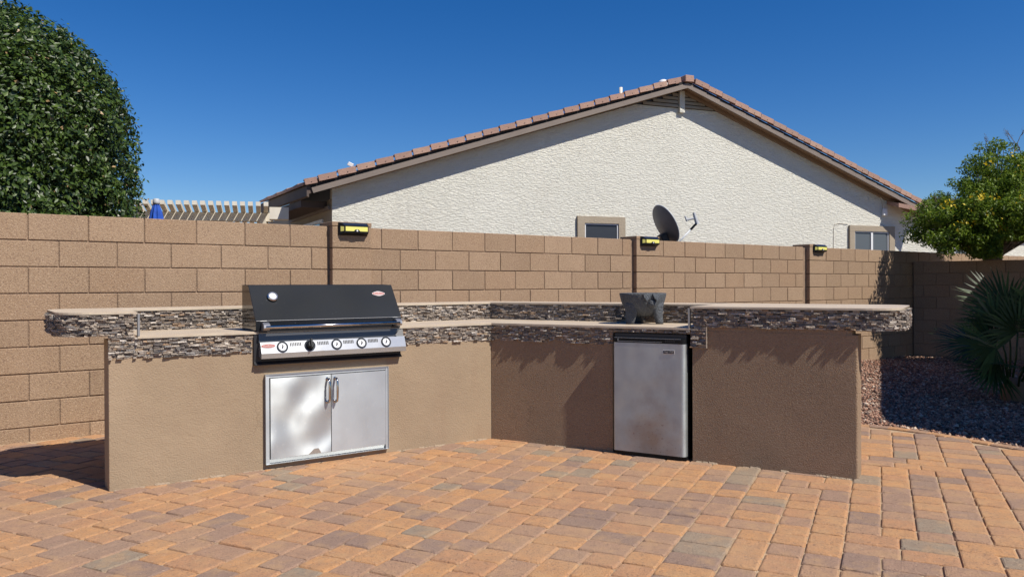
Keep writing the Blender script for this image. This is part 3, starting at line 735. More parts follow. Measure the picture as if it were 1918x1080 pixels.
# ------------------------------------------------------------------ access doors
acc = empty('access_doors', TA(1.31, .02, .04), 'stainless steel double access doors under the grill', 'access doors')
UVA = lambda co: ((co.x-A_[0])*eA[0]+(co.y-A_[1])*eA[1], co.z)
fr = MB()
for (a0, a1, z0, z1) in ((.885, .909, .036, .604), (1.717, 1.738, .036, .604), (.9095, 1.7165, .5845, .604)):
    fr.box(TA, a0, a1, .002, .024 if a1-a0 < .1 else .022, z0, z1)
fr.build('frame', M['door_steel_flat'], acc, uv=UVA)
fr = MB(); fr.profile(TA, [(.002, .066), (.022, .066), (.004, .0375), (.002, .0375)], .9095, 1.7165); fr.build('bottom_rail', M['steel'], acc)
bk = MB(); bk.box(TA, .909, 1.717, .001, .006, .062, .586); bk.build('recess', M['blackmetal'], acc)
for (a0, a1, lab) in ((.915, 1.3165, 'left door with bright warped reflections'), (1.3215, 1.713, None)):
    d = MB(); nxx, nzz = 14, 14; z0, z1 = .068, .580
    bulge = lambda a, z: (.0035*math.sin(math.pi*(a-a0)/(a1-a0))*math.sin(math.pi*(z-z0)/(z1-z0))-.0014*math.exp(-((a-(a0+.72*(a1-a0)))**2+(z-.16)**2*.5)/.006)) if lab else .001*math.sin(math.pi*(a-a0)/(a1-a0))
    d.add([TA(a0+(a1-a0)*i/nxx, .030+bulge(a0+(a1-a0)*i/nxx, z0+(z1-z0)*k/nzz), z0+(z1-z0)*k/nzz) for k in range(nzz+1) for i in range(nxx+1)],
          [(k*(nxx+1)+i, k*(nxx+1)+i+1, (k+1)*(nxx+1)+i+1, (k+1)*(nxx+1)+i) for k in range(nzz) for i in range(nxx)])
    dd = d.build('door', M['door_steel' if lab else 'door_steel_flat'], acc, smooth=True, uv=UVA, recalc=False)
    if lab: dd['label'] = lab
    ed = MB(); ed.box(TA, a0, a1, .010, .0295, z0, z1); ed.build('door_edge', M['steel'], dd)
    ha = 1.292 if lab else 1.346
    h = MB(); pts_ = [TA(ha, .03, .553), TA(ha, .05, .556), TA(ha, .066, .548), TA(ha, .072, .53), TA(ha, .074, .478), TA(ha, .072, .425), TA(ha, .066, .407), TA(ha, .05, .399), TA(ha, .03, .402)]
    h.tube(pts_, .0075, 10); h.build('handle', M['chrome'], dd, smooth=True)
    for hz in (.5535, .4015):
        c = TA(ha, .031, hz); ro_ = MB(); ro_.lathe(lambda x, y, hh: (c[0]+eA[0]*x+nA[0]*hh, c[1]+eA[1]*x+nA[1]*hh, c[2]+y), [(.0115, 0), (.0115, .004), (.008, .007)], 12); ro_.build('handle_mount', M['chrome'], dd, smooth=False)
fl = MB()   # folded rim of the frame standing proud
for (a0, a1, z0, z1) in ((.8845, .8875, .035, .605), (1.7355, 1.7385, .035, .605), (.888, 1.735, .6030, .6055), (.888, 1.735, .0345, .037)): fl.box(TA, a0, a1, .0, .030, z0, z1)
fl.build('rim', M['door_steel_flat'], acc, uv=UVA)

# ------------------------------------------------------------------ grill
gr_ = empty('gas_grill', TA(1.33, .03, .66), 'built-in gas grill with black hood and steel control panel', 'grill')
ga0, ga1 = .824, 1.838
# body: black drip shroud with folded bottom edge
q = MB(); q.profile(TA, [(-.05, .668), (.034, .668), (.034, .674), (.014, .690), (.014, .876), (-.05, .876)], ga0-.008, ga1+.0); q.build('body', M['blackmetal'], gr_)
q = MB(); q.profile(TA, [(.014, .800), (.030, .806), (.020, .868), (.014, .868)], ga0+.02, ga1-.005); q.build('back_panel', M['shade_steel'], gr_)
q = MB(); q.profile(TA, [(.016, .811), (.050, .813), (.076, .744), (.074, .712), (.068, .710), (.016, .724)], ga0+.022, ga1+.012)
cp_ = q.build('control_panel', M['steel'], gr_)
# raised cheek at the right end of the panel
q = MB(); q.poly_t(TA, [(1.80, .811), (1.785, .822), (1.815, .858), (1.843, .862), (1.849, .811)], .016, .040); q.build('panel_cheek', M['steel'], cp_)
# slanted panel frame: origin mid slope
import itertools
PZc, POc = .7785, .063; sl_ = math.atan2(.076-.050, .813-.744)
up_ = (math.sin(sl_), math.cos(sl_))          # moving up the slope: o decreases
def TP(a, v, h):    # a along, v up the slope from middle, h out of the face
    o = POc-v*math.sin(sl_)+h*math.cos(sl_); z = PZc+v*math.cos(sl_)+h*math.sin(sl_); return TA(a, o, z)
def disc(T, ca, cv, prof, n=28):
    m_ = MB(); m_.lathe(lambda x, y, h: T(ca+x, cv+y, h), prof, n); return m_
dials = (.982, 1.162, 1.345, 1.522, 1.703)
for i, da in enumerate(dials):
    disc(TP, da, .002, [(.0365, 0), (.0365, .004), (.033, .006), (.0255, .005), (.0255, .0008)]).build('dial_ring', M['dialring'], cp_, smooth=False)
    if i == 1:
        kn = disc(TP, da, .004, [(.026, .004), (.027, .010), (.023, .030), (.018, .034), (.0001, .034)]).build('knob', M['blackplastic'], cp_, smooth=False)
        g_ = MB(); g_.box(lambda a, v, h: TP(da+a, v, h), -.006, .006, -.020, .036, .030, .046); g_.build('knob_grip', M['blackplastic'], cp_)
    else:
        disc(TP, da, .002, [(.0250, .001), (.0250, .0035), (.0001, .0035)]).build('dial_face', M['dialface'], cp_)
        disc(TP, da, .000, [(.0045, .003), (.0045, .016), (.0001, .016)], 10).build('knob_shaft', M['blackmetal'], cp_)
        tk = MB()
        for an in (20, 75, 130, 200, 300, 340):
            x, y = .018*math.cos(R(an)), .018*math.sin(R(an)); tk.box(lambda a, v, h: TP(da+x+a, .002+y+v, h), -.0022, .0022, -.0022, .0022, .0036, .0042)
        tk.build('dial_mark', M['blackmetal'], cp_)
        st = MB(); st.box(lambda a, v, h: TP(da+a, .002+v, h), -.0015, .005, .001, .013, .0036, .006); st.build('shaft_flat', M['blackmetal'], cp_)
for (x0, x1) in ((1.030, 1.108), (1.212, 1.292), (1.392, 1.468), (1.570, 1.645)):
    v_ = MB()
    for k in range(7):
        a = x0+(x1-x0)*(k+.5)/7; v_.box(TP, a-.0032, a+.0032, .004, .027, -.001, .0014)
    v_.build('vent_slots', M['blackmetal'], cp_)
def oval(T, ca, cv, rx, ry, h0, h1, n=24, tip=0):
    m_ = MB(); pts_ = []
    for k in range(n):
        t = 2*math.pi*k/n; x = rx*math.cos(t); y = ry*math.sin(t)*(1+tip*(abs(math.sin(t))**6)); pts_.append((x, y))
    m_.add([T(ca+x, cv+y, h0) for x, y in pts_]+[T(ca+x, cv+y, h1) for x, y in pts_],
           [tuple(range(n)), tuple(range(n, 2*n))]+[(i, (i+1) % n, n+(i+1) % n, n+i) for i in range(n)])
    return m_
def text_mesh(name, body, size, T, m, parent, shear=0, depth=.0004):
    cu = bpy.data.curves.new(name, 'FONT'); cu.body = body; cu.size = size; cu.align_x = 'CENTER'; cu.align_y = 'CENTER'; cu.shear = shear; cu.extrude = depth; cu.resolution_u = 2
    to = bpy.data.objects.new(name, cu); link(to)
    dg = bpy.context.evaluated_depsgraph_get(); me0 = bpy.data.meshes.new_from_object(to.evaluated_get(dg))
    q_ = MB(); q_.add([T(v.co.x, v.co.y, v.co.z) for v in me0.vertices], [tuple(p.vertices) for p in me0.polygons])
    bpy.data.objects.remove(to); bpy.data.curves.remove(cu)
    return q_.build(name, m, parent, recalc=False)
pbd = oval(TP, .893, .012, .046, .0145, .0005, .002).build('badge', M['badge_silver'], cp_)
oval(TP, .893, .012, .043, .0120, .002, .0026).build('badge_inlay', M['badge_red'], cp_)
text_mesh('badge_lettering', 'BeefEater', .0165, lambda x, y, z: TP(.893+x, .012+y, .0030+z), M['badge_silver'], cp_, .25)
for k, da in enumerate(dials):
    pass
# hood
hp_ = [(.030, .888), (.030, .947), (-.128, 1.172), (-.268, 1.176), (-.268, .8775)]
q = MB(); q.profile(TA, hp_, ga0+.003, ga1-.003); hood = q.build('hood', M['blackpaint'], gr_)
q = MB(); q.profile(TA, [(.029, .889), (.029, .946), (-.129, 1.170), (-.267, 1.174), (-.267, .8785)], ga0, ga0+.0025); q.build('hood_side', M['blackgloss'], hood)
q = MB(); q.profile(TA, [(.029, .889), (.029, .946), (-.129, 1.170), (-.267, 1.174), (-.267, .8785)], ga1-.0025, ga1); q.build('hood_side', M['blackgloss'], hood)
q = MB(); q.tube([TA(ga0+.004, .0302, .9475), TA(ga1-.004, .0302, .9475)], .0018, 6); q.build('hood_fold', M['steel'], hood)
q = MB(); q.box(TA, ga0+.01, ga1-.01, .012, .026, .872, .8875); q.build('hood_gap', M['blackmetal'], gr_)
q = MB(); q.tube([TA(.872, .082, .909), TA(1.80, .082, .911)], .0115, 14); q.build('handle', M['chrome'], hood, smooth=True)
for ha in (.878, 1.795):
    q = MB(); q.profile(TA, [(.031, .885), (.031, .938), (.060, .938), (.086, .925), (.090, .905), (.080, .893), (.05, .885)], ha-.020, ha+.020); q.build('handle_bracket', M['alu'], hood)
hs = math.atan2(.158, .225)
def THd(a, v, h):    # on the sloped lid, v up from the fold
    return TA(a, .030-v*math.sin(hs)+h*math.cos(hs), .947+v*math.cos(hs)+h*math.sin(hs))
disc(THd, .962, .180, [(.035, 0), (.035, .012), (.031, .017), (.0235, .017), (.0235, .0135)]).build('thermometer', M['chrome'], hood, smooth=False)
disc(THd, .962, .180, [(.023, .010), (.023, .0142), (.0001, .0142)]).build('thermometer_face', M['dialface'], hood)
q = MB(); q.box(lambda a, v, h: THd(.962+a*.8-v*.6, .180+a*.6+v*.8, h), -.002, .018, -.0012, .0012, .0143, .015); q.build('thermometer_needle', M['badge_red'], hood)
oval(THd, 1.716, .200, .049, .015, .0004, .002, tip=.35).build('badge', M['badge_silver'], hood)
oval(THd, 1.716, .200, .045, .0115, .002, .0025).build('badge_inlay', M['badge_red'], hood)
text_mesh('badge_lettering', 'BeefEater', .0185, lambda x, y, z: THd(1.716+x, .200+y, .0029+z), M['badge_silver'], hood, .25)

# ------------------------------------------------------------------ fridge
fg = empty('mini_fridge', TB(1.28, 0, 0), 'weathered stainless mini fridge with rust stain, set in the right counter', 'fridge')
f0, f1 = 1.020, 1.530; UVB = lambda co: ((co.x-B_[0])*eB[0]+(co.y-B_[1])*eB[1], co.z)
q = MB(); q.bbox(TB, f0+.002, f1+.002, -.52, -.012, .012, .832, .006); q.build('body', M['blackplastic'], fg)
q = MB(); pr = [(f0+.0, -.008), (f0, .030)]
prof = []
for k in range(7): t = math.pi/2*k/6; prof.append((f0+.012-.012*math.cos(t), .033+.012*math.sin(t)))
for k in range(7): t = math.pi/2*k/6; prof.append((f1-.030+.030*math.sin(t), .017+.028*math.cos(t)))
prof = [(f0, -.008)]+prof+[(f1, -.008)]
n_ = len(prof)
q.add([TB(a, o, .028) for a, o in prof]+[TB(a, o, .772) for a, o in prof], [tuple(range(n_)), tuple(range(n_, 2*n_))]+[(i, (i+1) % n_, n_+(i+1) % n_, n_+i) for i in range(n_)])
door = q.build('door', M['fridge_steel'], fg, uv=UVB)
q = MB(); q.add([TB(a, o+.001, .7725) for a, o in prof]+[TB(a, o+.001, .806) for a, o in prof], [tuple(range(n_)), tuple(range(n_, 2*n_))]+[(i, (i+1) % n_, n_+(i+1) % n_, n_+i) for i in range(n_)])
q.build('door_top_band', M['blackplastic'], door)
q = MB(); q.box(TB, f0+.004, f1-.002, -.010, .020, .8065, .833); q.build('door_cap', M['blackmetal'], fg)
q = MB(); q.box(TB, f0+.035, f0+.35, .0462, .0478, .7800, .7815); q.box(TB, f0+.035, f0+.037, .0462, .0478, .7815, .800); q.box(TB, f0+.01, f1-.03, .0462, .0476, .8040, .8055); q.build('handle_lip', M['greyplastic'], door)
q = MB()
for k in range(5): q.box(TB, f0+.375+k*.014, f0+.382+k*.014, .0462, .0475, .780, .801)
q.build('grip_ribs', M['blackmetal'], door)
q = MB(); q.box(TB, f0+.002, f1+.003, -.006, .034, .006, .027); q.build('door_base', M['blackplastic'], door)
q = MB(); q.bbox(TB, 1.378, 1.458, .0455, .0475, .705, .731, .001); q.build('badge', M['badge_silver'], door)
q = MB(); q.bbox(TB, 1.3815, 1.4545, .0470, .0482, .709, .7275, .0008); q.build('badge_inlay', M['blackplastic'], door)
text_mesh('badge_lettering', 'Magic Chef', .0135, lambda x, y, z: TB(1.418+x, .0487+z, .718+y), M['badge_silver'], door)
q = MB()
for (a, o) in ((f0+.05, .0), (f1-.05, .0), (f0+.05, -.45), (f1-.05, -.45)): q.box(TB, a-.02, a+.02, o-.03, o-.005, 0.0015, .013)
q.build('foot', M['blackplastic'], fg)

# ------------------------------------------------------------------ molcajete (stone mortar)
mo = empty('stone_mortar', (.962, 5.68, .8812), 'dark grey volcanic stone mortar on three legs, standing on the low counter', 'stone mortar')
def molcajete():
    bm = bmesh.new(); cx, cy, cz = .962, 5.68, .8812
    prof = [(.0001, .055), (.05, .056), (.085, .066), (.118, .088), (.142, .122), (.158, .165), (.170, .212), (.170, .224), (.152, .226), (.140, .200), (.115, .150), (.07, .120), (.0001, .112)]
    n = 40; q_ = MB(); q_.lathe(lambda x, y, h: (cx+x, cy+y, cz+h), prof, n)
    body = q_.build('bowl', M['basalt'], mo, smooth=True)
    for an in (R(216), R(-34), R(95)):
        l = MB(); d = Vector((math.cos(an), math.sin(an), 0)); s_ = Vector((-d.y, d.x, 0)); P = []
        # tapering leg from the bowl flank to the foot
        lev = [(.122, .036, .066, .175), (.118, .034, .060, .120), (.118, .031, .050, .065), (.128, .027, .038, .020), (.132, .026, .034, .0)]
        for (r, hx, hy, h) in lev:
            for k in range(10):
                t = 2*math.pi*k/10; P.append(Vector((cx, cy, cz+h))+d*(r+hx*math.cos(t))+s_*(hy*math.sin(t)))
        fs = [(i*10+k, i*10+(k+1) % 10, (i+1)*10+(k+1) % 10, (i+1)*10+k) for i in range(4) for k in range(10)]+[tuple(range(10)), tuple(range(40, 50))]
        l.add(P, fs); l.build('leg', M['basalt'], mo, smooth=True)
    # carved snout and ears facing the patio
    fd = Vector((.03, -1, 0)).normalized(); sd = Vector((1, .03, 0)).normalized()
    sn = MB(); c = Vector((cx, cy, cz+.152))+fd*.146+sd*.035
    sn.lathe(lambda x, y, h: tuple(c+sd*x+Vector((0, 0, 1))*y+fd*h), [(.034, -.03), (.031, .006), (.024, .022), (.018, .028), (.017, .030), (.0001, .029)], 16); sn.build('snout', M['basalt'], mo, smooth=True)
    for sx in (-1, 1):
        e_ = MB(); c = Vector((cx, cy, cz+.200))+fd*.158+sd*(.030+sx*.034)
        pts_ = [(-.026, .022), (.026, .022), (.022, -.004), (.004, -.030), (-.016, -.010)]
        m2 = len(pts_)
        tp = Vector((0, 0, 1))*.93-fd*.1; 
        e_.add([tuple(c+sd*x*sx+Vector((0, 0, 1))*y+fd*(.012+(.022-y)*.45)) for x, y in pts_]+[tuple(c+sd*x*sx+Vector((0, 0, 1))*y-fd*.012) for x, y in pts_],
               [tuple(range(m2)), tuple(range(m2, 2*m2))]+[(i, (i+1) % m2, m2+(i+1) % m2, m2+i) for i in range(m2)])
        e_.build('ear', M['basalt'], mo)
molcajete()

# ------------------------------------------------------------------ neighbour's house
hs_ = empty('house', TH(7.6, -.3, 0), 'cream stucco house with brown tiled gable roof behind the wall', 'house')
OH = -.30; RX = 7.63; RZ = 5.262; LS = .326; RS = .362     # rafter under-edge apex and slopes
def under(s): return RZ-(RX-s)*LS if s < RX else RZ-(s-RX)*RS
gw = MB(); s0, s1 = .359, 15.2
gw.poly_t(TH, [(s0, -.3), (s1, -.3), (s1, under(s1)+.02), (RX, RZ-.02), (s0, under(s0)+.02)], OH-.25, OH)
gwall = gw.build('wall', M['house_stucco'], hs_)
# left side wall, retreating in shade
dirL = R(118); eL = (math.cos(dirL), math.sin(dirL)); PL = TH(s0+.002, OH-.002, 0); nL = (-eL[1], eL[0]); nL = nL if nL[0] < 0 else (-nL[0], -nL[1])
TLs = frame(PL, eL, nL)
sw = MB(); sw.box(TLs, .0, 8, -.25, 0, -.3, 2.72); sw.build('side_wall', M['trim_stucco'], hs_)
w3 = MB(); w3.box(TLs, .10, 3.4, .002, .05, 2.53, 2.60); w3.build('side_trim', M['fascia'], hs_)
# rake fascia
fa = MB()
fa.poly_t(TH, [(-.0, under(0)), (RX, RZ), (RX, RZ+.100), (-.03, under(-.03)+.100)], -.03, 0)
fa.poly_t(TH, [(RX+.0015, RZ), (14.6, under(14.6)), (14.6, under(14.6)+.095), (RX+.0015, RZ+.100)], -.03, 0)
fa.build('fascia', M['fascia'], hs_)
sf = MB()   # soffits and rafter under the overhang
sf.poly_t(TH, [(.05, under(.05)+.055), (RX, RZ+.055), (RX, RZ+.095), (.02, under(.02)+.095)], OH-.02, -.031)
sf.poly_t(TH, [(RX+.002, RZ+.055), (14.6, under(14.6)+.055), (14.6, under(14.6)+.09), (RX+.002, RZ+.095)], OH-.02, -.031)
sf.poly_t(TH, [(RX+.0, RZ-.030), (14.5, under(14.5)-.03), (14.5, under(14.5)+.054), (RX+.0, RZ+.054)], OH+.002, OH+.045)
sf.poly_t(TH, [(.36, under(.36)-.0), (RX-.002, RZ-.0), (RX-.002, RZ+.054), (.36, under(.36)+.054)], OH+.002, OH+.045)
sf.build('soffit', M['soffit'], hs_)
ul = MB()
ul.poly_t(TH, [(-.03, under(-.03)+.100), (RX, RZ+.100), (RX, RZ+.150), (-.05, under(-.05)+.145)], -8.5, -.012)
ul.poly_t(TH, [(RX+.002, RZ+.100), (14.62, under(14.62)+.096), (14.64, under(14.64)+.14), (RX+.002, RZ+.150)], -8.5, -.012)
ul.build('roof_deck', M['underlay'], hs_)
# rake tiles: L-shaped pieces overlapping uphill
rf = MB(); rf.cur = .3
rf.poly_t(TH, [(-.05, under(-.05)+.146), (RX, RZ+.151), (RX, RZ+.19), (-.08, under(-.08)+.19)], -8.4, -.10); rf.poly_t(TH, [(RX+.002, RZ+.151), (14.64, under(14.64)+.141), (14.66, under(14.66)+.18), (RX+.002, RZ+.19)], -8.4, -.10)
rf.build('roof', M['tile'], hs_)
roof = hs_
trn = random.Random(8)
def rake_tile(sa, sb, lift, left):
    q_ = MB(); q_.cur = trn.random(); j = .012
    u0, u1 = under(sa), under(sb)
    if left: zlo0, zlo1 = u0+.150+.026, u1+.150+.000      # lower end rides over the tile below
    else: zlo0, zlo1 = u0+.150+.004, u1+.150+.026
    h_ = .103
    q_.poly_t(TH, [(sa+(j if left else 0), zlo0), (sb-(j if left else 0), zlo1), (sb-(j if left else 0)-(.02 if left else -.01), zlo1+h_), (sa+(j if left else 0)-(.025 if left else -.02), zlo0+h_)], .012, .042+trn.uniform(-.004, .004))
    q_.poly_t(TH, [(sa+j, zlo0+h_-.025), (sb-j, zlo1+h_-.025), (sb-j-.02, zlo1+h_-.002), (sa+j-.02, zlo0+h_-.002)], -.17, .0118)
    q_.build('rake_tile', M['tile'], hs_)
    nl = MB(); c = TH((sa+sb)/2+.0, .0455, (zlo0+zlo1)/2+.035)
    nl.lathe(lambda x, y, h: (c[0]+eH[0]*x+nH[0]*h, c[1]+eH[1]*x+nH[1]*h, c[2]+y), [(.009, 0), (.007, .004)], 6)
    nl.build('nail', M['blackmetal'], hs_)
cut = [-.147, .087]
while cut[-1] < 7.30: cut.append(cut[-1]+.3355)
for a, b in zip(cut[:-1], cut[1:]): rake_tile(a, b-.006, 0, True)
s = RX+.16
while s < 14.4: rake_tile(s, s+.338, 0, False); s += .3355
q = MB(); q.cur = .2; q.bbox(TH, RX-.085, RX+.125, -.30, .055, RZ+.115, RZ+.255, .01)
q.build('ridge_cap', M['tile'], hs_)
q = MB(); q.cur = .5
for k in range(16): q.cur = trn.random(); q.bbox(TH, RX-.09, RX+.12, -.32-k*.36-.35, -.32-k*.36, RZ+.155, RZ+.245+.004*(k % 2), .012)
q.build('ridge_tiles', M['tile'], hs_)['kind'] = 'stuff'
# left eave running back in shade
eD = R(120.7); eE = (math.cos(eD), math.sin(eD)); nE = (-eE[1], eE[0]); nE = nE if nE[0] < 0 else (-nE[0], -nE[1]); PE = TH(-.11, -.02, 0); TE = frame(PE, eE, nE)
q = MB(); q.profile(TE, [(0, 2.72), (0, 2.90), (-.03, 2.91), (-.9, 3.19), (-.9, 3.10), (-.04, 2.76), (-.04, 2.70)], .0, 3.45); q.build('eave', M['eave_shade'], hs_)
for k in range(9):
    q = MB(); q.cur = trn.random(); a = .03+k*.37
    q.add([TE(a, .05, 2.905), TE(a+.36, .05, 2.905), TE(a+.36, -.40, 3.05), TE(a, -.40, 3.05), TE(a, .05, 2.955+.016*(k % 2)), TE(a+.36, .05, 2.955), TE(a+.36, -.40, 3.10), TE(a, -.40, 3.115)], [(0, 1, 2, 3), (4, 5, 6, 7), (0, 1, 5, 4), (1, 2, 6, 5), (2, 3, 7, 6), (3, 0, 4, 7)])
    q.build('eave_tile', M['tile'], hs_)
q = MB(); q.box(TE, .55, 3.4, -.75, -.05, 2.58, 2.70); q.build('soffit', M['eave_shade'], hs_)
q = MB(); q.add([TH(-.03, 0, 2.70), TH(.02, 0, 2.79), TH(.02, 0, 2.93), TH(-.16, 0, 2.93), TE(.02, .0, 2.70), TE(.10, .0, 2.93)], [(0, 1, 2, 3), (0, 3, 5, 4)])
# gable vent with slats
vt = MB(); vt.poly_t(TH, [(6.50, 4.90), (8.76, 4.90), (RX, RZ-.03)], OH+.001, OH+.012); vent = vt.build('gable_vent', M['blackmetal'], hs_)
for k in range(5):
    z = 4.905+k*.078
    sl0 = RX-(RZ-.02-z-.04)/LS; sl1 = RX+(RZ-.02-z-.04)/RS
    if sl1-sl0 < .3: continue
    q = MB(); q.profile(TH, [(OH+.014, z+.062), (OH+.046, z+.0), (OH+.052, z+.006), (OH+.020, z+.068)], sl0, sl1); q.build('slat', M['trim_stucco'], vent)
q = MB(); q.box(TH, 7.590, 7.712, OH+.002, OH+.075, 4.80, RZ-.005); q.build('king_post', M['house_stucco'], hs_)
# windows
def window(sa, sb, zt, ga, gb, gt, mull, screen, zb=1.0, tw=.0):
    tm = MB(); pr_ = OH+.055
    tm.box(TH, sa, ga-.002, OH+.001, pr_, zb-.15, zt); tm.box(TH, gb+.002, sb, OH+.001, pr_, zb-.15, zt); tm.box(TH, ga-.002, gb+.002, OH+.001, pr_, gt, zt); tm.box(TH, ga-.002, gb+.002, OH+.001, pr_, zb-.15, zb)
    wv = tm.build('window', M['trim_stucco'], hs_)
    f = MB(); w_ = .028
    f.box(TH, ga, ga+w_, OH+.003, OH+.03, zb, gt-.002); f.box(TH, gb-w_, gb, OH+.003, OH+.03, zb, gt-.002); f.box(TH, ga+w_, gb-w_, OH+.003, OH+.026, gt-.03, gt-.002)
    for m_ in mull: f.box(TH, m_-.03, m_+.03, OH+.003, OH+.034, zb, gt-.031)
    f.build('window_frame', M['winframe'], wv)
    es = [ga+w_]+[x for m_ in mull for x in (m_-.03, m_+.03)]+[gb-w_]
    for i in range(0, len(es), 2):
        p_ = MB(); p_.box(TH, es[i]+.001, es[i+1]-.001, OH+.004, OH+.012, zb, gt-.031); p_.build('pane', screen, wv)
    return wv
window(5.198, 6.283, 2.548, 5.36, 6.13, 2.41, (), M['screen'])
window(12.235, 13.62, 2.53, 12.385, 13.45, 2.40, (12.925,), M['screen_lt'])
# window on the shaded left wall
q = MB(); q.box(TLs, .62, .68, .001, .03, 1.0, 2.40); q.box(TLs, 2.80, 2.88, .001, .03, 1.0, 2.40); q.box(TLs, .6805, 2.7995, .001, .03, 2.34, 2.40); wl = q.build('window', M['winframe'], hs_)
q = MB(); q.box(TLs, .68, 2.80, .0015, .012, 1.0, 2.34); q.build('pane', M['blackgloss'], wl)
# conduit, junction box, thin cable
q = MB(); q.tube([TH(13.20, OH+.02, under(13.2)-.02), TH(13.27, OH+.02, under(13.2)-.10), TH(13.30, OH+.02, 2.95)], .012, 6); q.build('conduit', M['pergola'], hs_)
q = MB(); q.bbox(TH, 13.25, 13.38, OH+.002, OH+.07, 2.78, 2.95, .01); q.build('junction_box', M['winframe'], hs_)
q = MB(); q.tube([TH(12.22, OH+.008, 2.555), TH(11.95, OH+.01, 2.57), TH(11.82, OH+.01, 2.55), TH(11.79, OH+.008, 2.45), TH(11.78, OH+.008, 1.2)], .007, 5); q.build('cable', M['pergola'], hs_)
# low roof return at the right corner and the right-hand wing with its eave
q = MB(); q.cur = .2
q.add([TH(13.42, .05, 2.96), TH(14.25, .30, 2.80), TH(14.25, .30, 2.90), TH(13.42, .05, 3.06), TH(13.42, OH, 3.06), TH(14.25, OH, 3.0), TH(14.25, OH, 3.1), TH(13.42, OH, 3.13)], [(0, 1, 2, 3), (4, 5, 6, 7), (0, 1, 5, 4), (2, 3, 7, 6), (0, 3, 7, 4), (1, 2, 6, 5)])
q.build('low_roof_return', M['tile'], hs_)
wg = empty('house_wing', TH(19, OH-.02, 0), 'low cream wing of the neighbouring house, half hidden behind the flowering shrub', 'house')
q = MB(); q.box(TH, 15.2, 27, OH-.5, OH-.08, -.3, 2.63); q.build('wall', M['house_stucco'], wg)
q = MB(); q.profile(TH, [(OH+.20, 2.56), (OH+.20, 2.68), (OH-3, 3.15), (OH-3, 3.03), (OH-.05, 2.63)], 14.9, 27.5); q.build('roof', M['tile'], wg)
q = MB(); q.box(TH, 16.74, 16.82, OH-.079, OH-.01, -.3, 2.9); q.build('downspout', M['trim_stucco'], wg)
q = MB(); q.box(TH, 15.62, 15.72, OH-.079, OH-.03, .9, 2.13); q.box(TH, 16.30, 16.38, OH-.079, OH-.03, .9, 2.13); q.box(TH, 15.72, 16.30, OH-.079, OH-.035, 2.08, 2.13); wv = q.build('window', M['winframe'], wg)
q = MB(); q.box(TH, 15.721, 16.299, OH-.079, OH-.06, .9, 2.08); q.build('pane', M['screen_lt'], wv)
# things standing on the roof
def on_roof(s, o, dz=0): p_ = TH(s, o, under(s)+.18+dz); return p_
pp = empty('vent_pipe', on_roof(6.55, -.9), 'thin cream plumbing pipe standing on the left roof slope', 'pipe')
p_ = on_roof(6.55, -.9); q = MB(); q.tube([(p_[0], p_[1], p_[2]-.2), (p_[0], p_[1], p_[2]+.30)], .036, 10); q.build('pipe', M['pergola'], pp, smooth=True)
q = MB(); q.lathe(lambda x, y, h: (p_[0]+x, p_[1]+y, p_[2]+h), [(.09, -.1), (.07, .03), (.037, .06)], 10); q.build('flashing', M['greyplastic'], pp)
rv = empty('roof_vent', on_roof(7.45, -.65), 'white domed roof vent just left of the gable peak', 'roof vent')
p_ = on_roof(7.45, -.65); q = MB(); q.lathe(lambda x, y, h: (p_[0]+x, p_[1]+y, p_[2]+h), [(.10, -.1), (.11, .09), (.12, .12), (.10, .16), (.05, .19), (.001, .195)], 16); q.build('dome', M['white'], rv, smooth=True)
q = MB(); q.lathe(lambda x, y, h: (p_[0]+x, p_[1]+y, p_[2]+h), [(.06, -.2), (.06, .05)], 10); q.build('pipe', M['greyplastic'], rv)
an_ = empty('roof_antenna', on_roof(.85, -.7), 'small white dish antenna arm on the lower left roof slope', 'antenna')
p_ = on_roof(.85, -.7); q = MB(); q.tube([(p_[0]+.1, p_[1], p_[2]-.15), (p_[0]-.08, p_[1], p_[2]+.16)], .012, 6); q.tube([(p_[0]-.08, p_[1], p_[2]+.16), (p_[0]+.12, p_[1], p_[2]+.05)], .010, 6); q.build('arm', M['greyplastic'], an_)
q = MB(); q.bbox(lambda x, y, z: (p_[0]-.10+x+z*.6, p_[1]+y, p_[2]+.17+z-x*.5), -.045, .045, -.03, .03, -.02, .04, .006); q.build('head', M['white'], an_)

# ------------------------------------------------------------------ satellite dish
sd_ = empty('satellite_dish', (2.35, 11.5, 0), 'dark grey oval satellite dish on a mast rising behind the block wall', 'satellite dish')
dc = Vector((2.235, 11.5, 2.03)); fw = Vector((.75, .31, .42)).normalized(); rt = Vector((0, 0, 1)).cross(fw).normalized(); upv = fw.cross(rt).normalized()
q = MB(); nr_, ns_ = 6, 32; vs = []; 
for i in range(nr_+1):
    r_ = max(i/nr_, .001)
    for k in range(ns_):
        t = 2*math.pi*k/ns_; vs.append(tuple(dc+rt*(.27*r_*math.cos(t))+upv*(.31*r_*math.sin(t))+fw*(.075*r_*r_)))
q.add(vs, [(i*ns_+k, i*ns_+(k+1) % ns_, (i+1)*ns_+(k+1) % ns_, (i+1)*ns_+k) for i in range(nr_) for k in range(ns_)])
b0 = len(q.v); q.build('reflector', M['dish'], sd_, smooth=True, recalc=False)
q = MB(); q.tube([tuple(dc+rt*(.27*math.cos(t))+upv*(.31*math.sin(t))+fw*.078) for t in [2*math.pi*k/32 for k in range(33)]], .008, 6, cap=False); q.build('rim', M['dish_rim'], sd_, smooth=True)
bk_ = dc-upv*.20-fw*.05
q = MB(); q.bbox(lambda x, y, z: tuple(bk_+rt*x+fw*y+upv*z), -.06, .06, -.07, .05, -.08, .10, .01); q.build('bracket', M['blackmetal'], sd_)
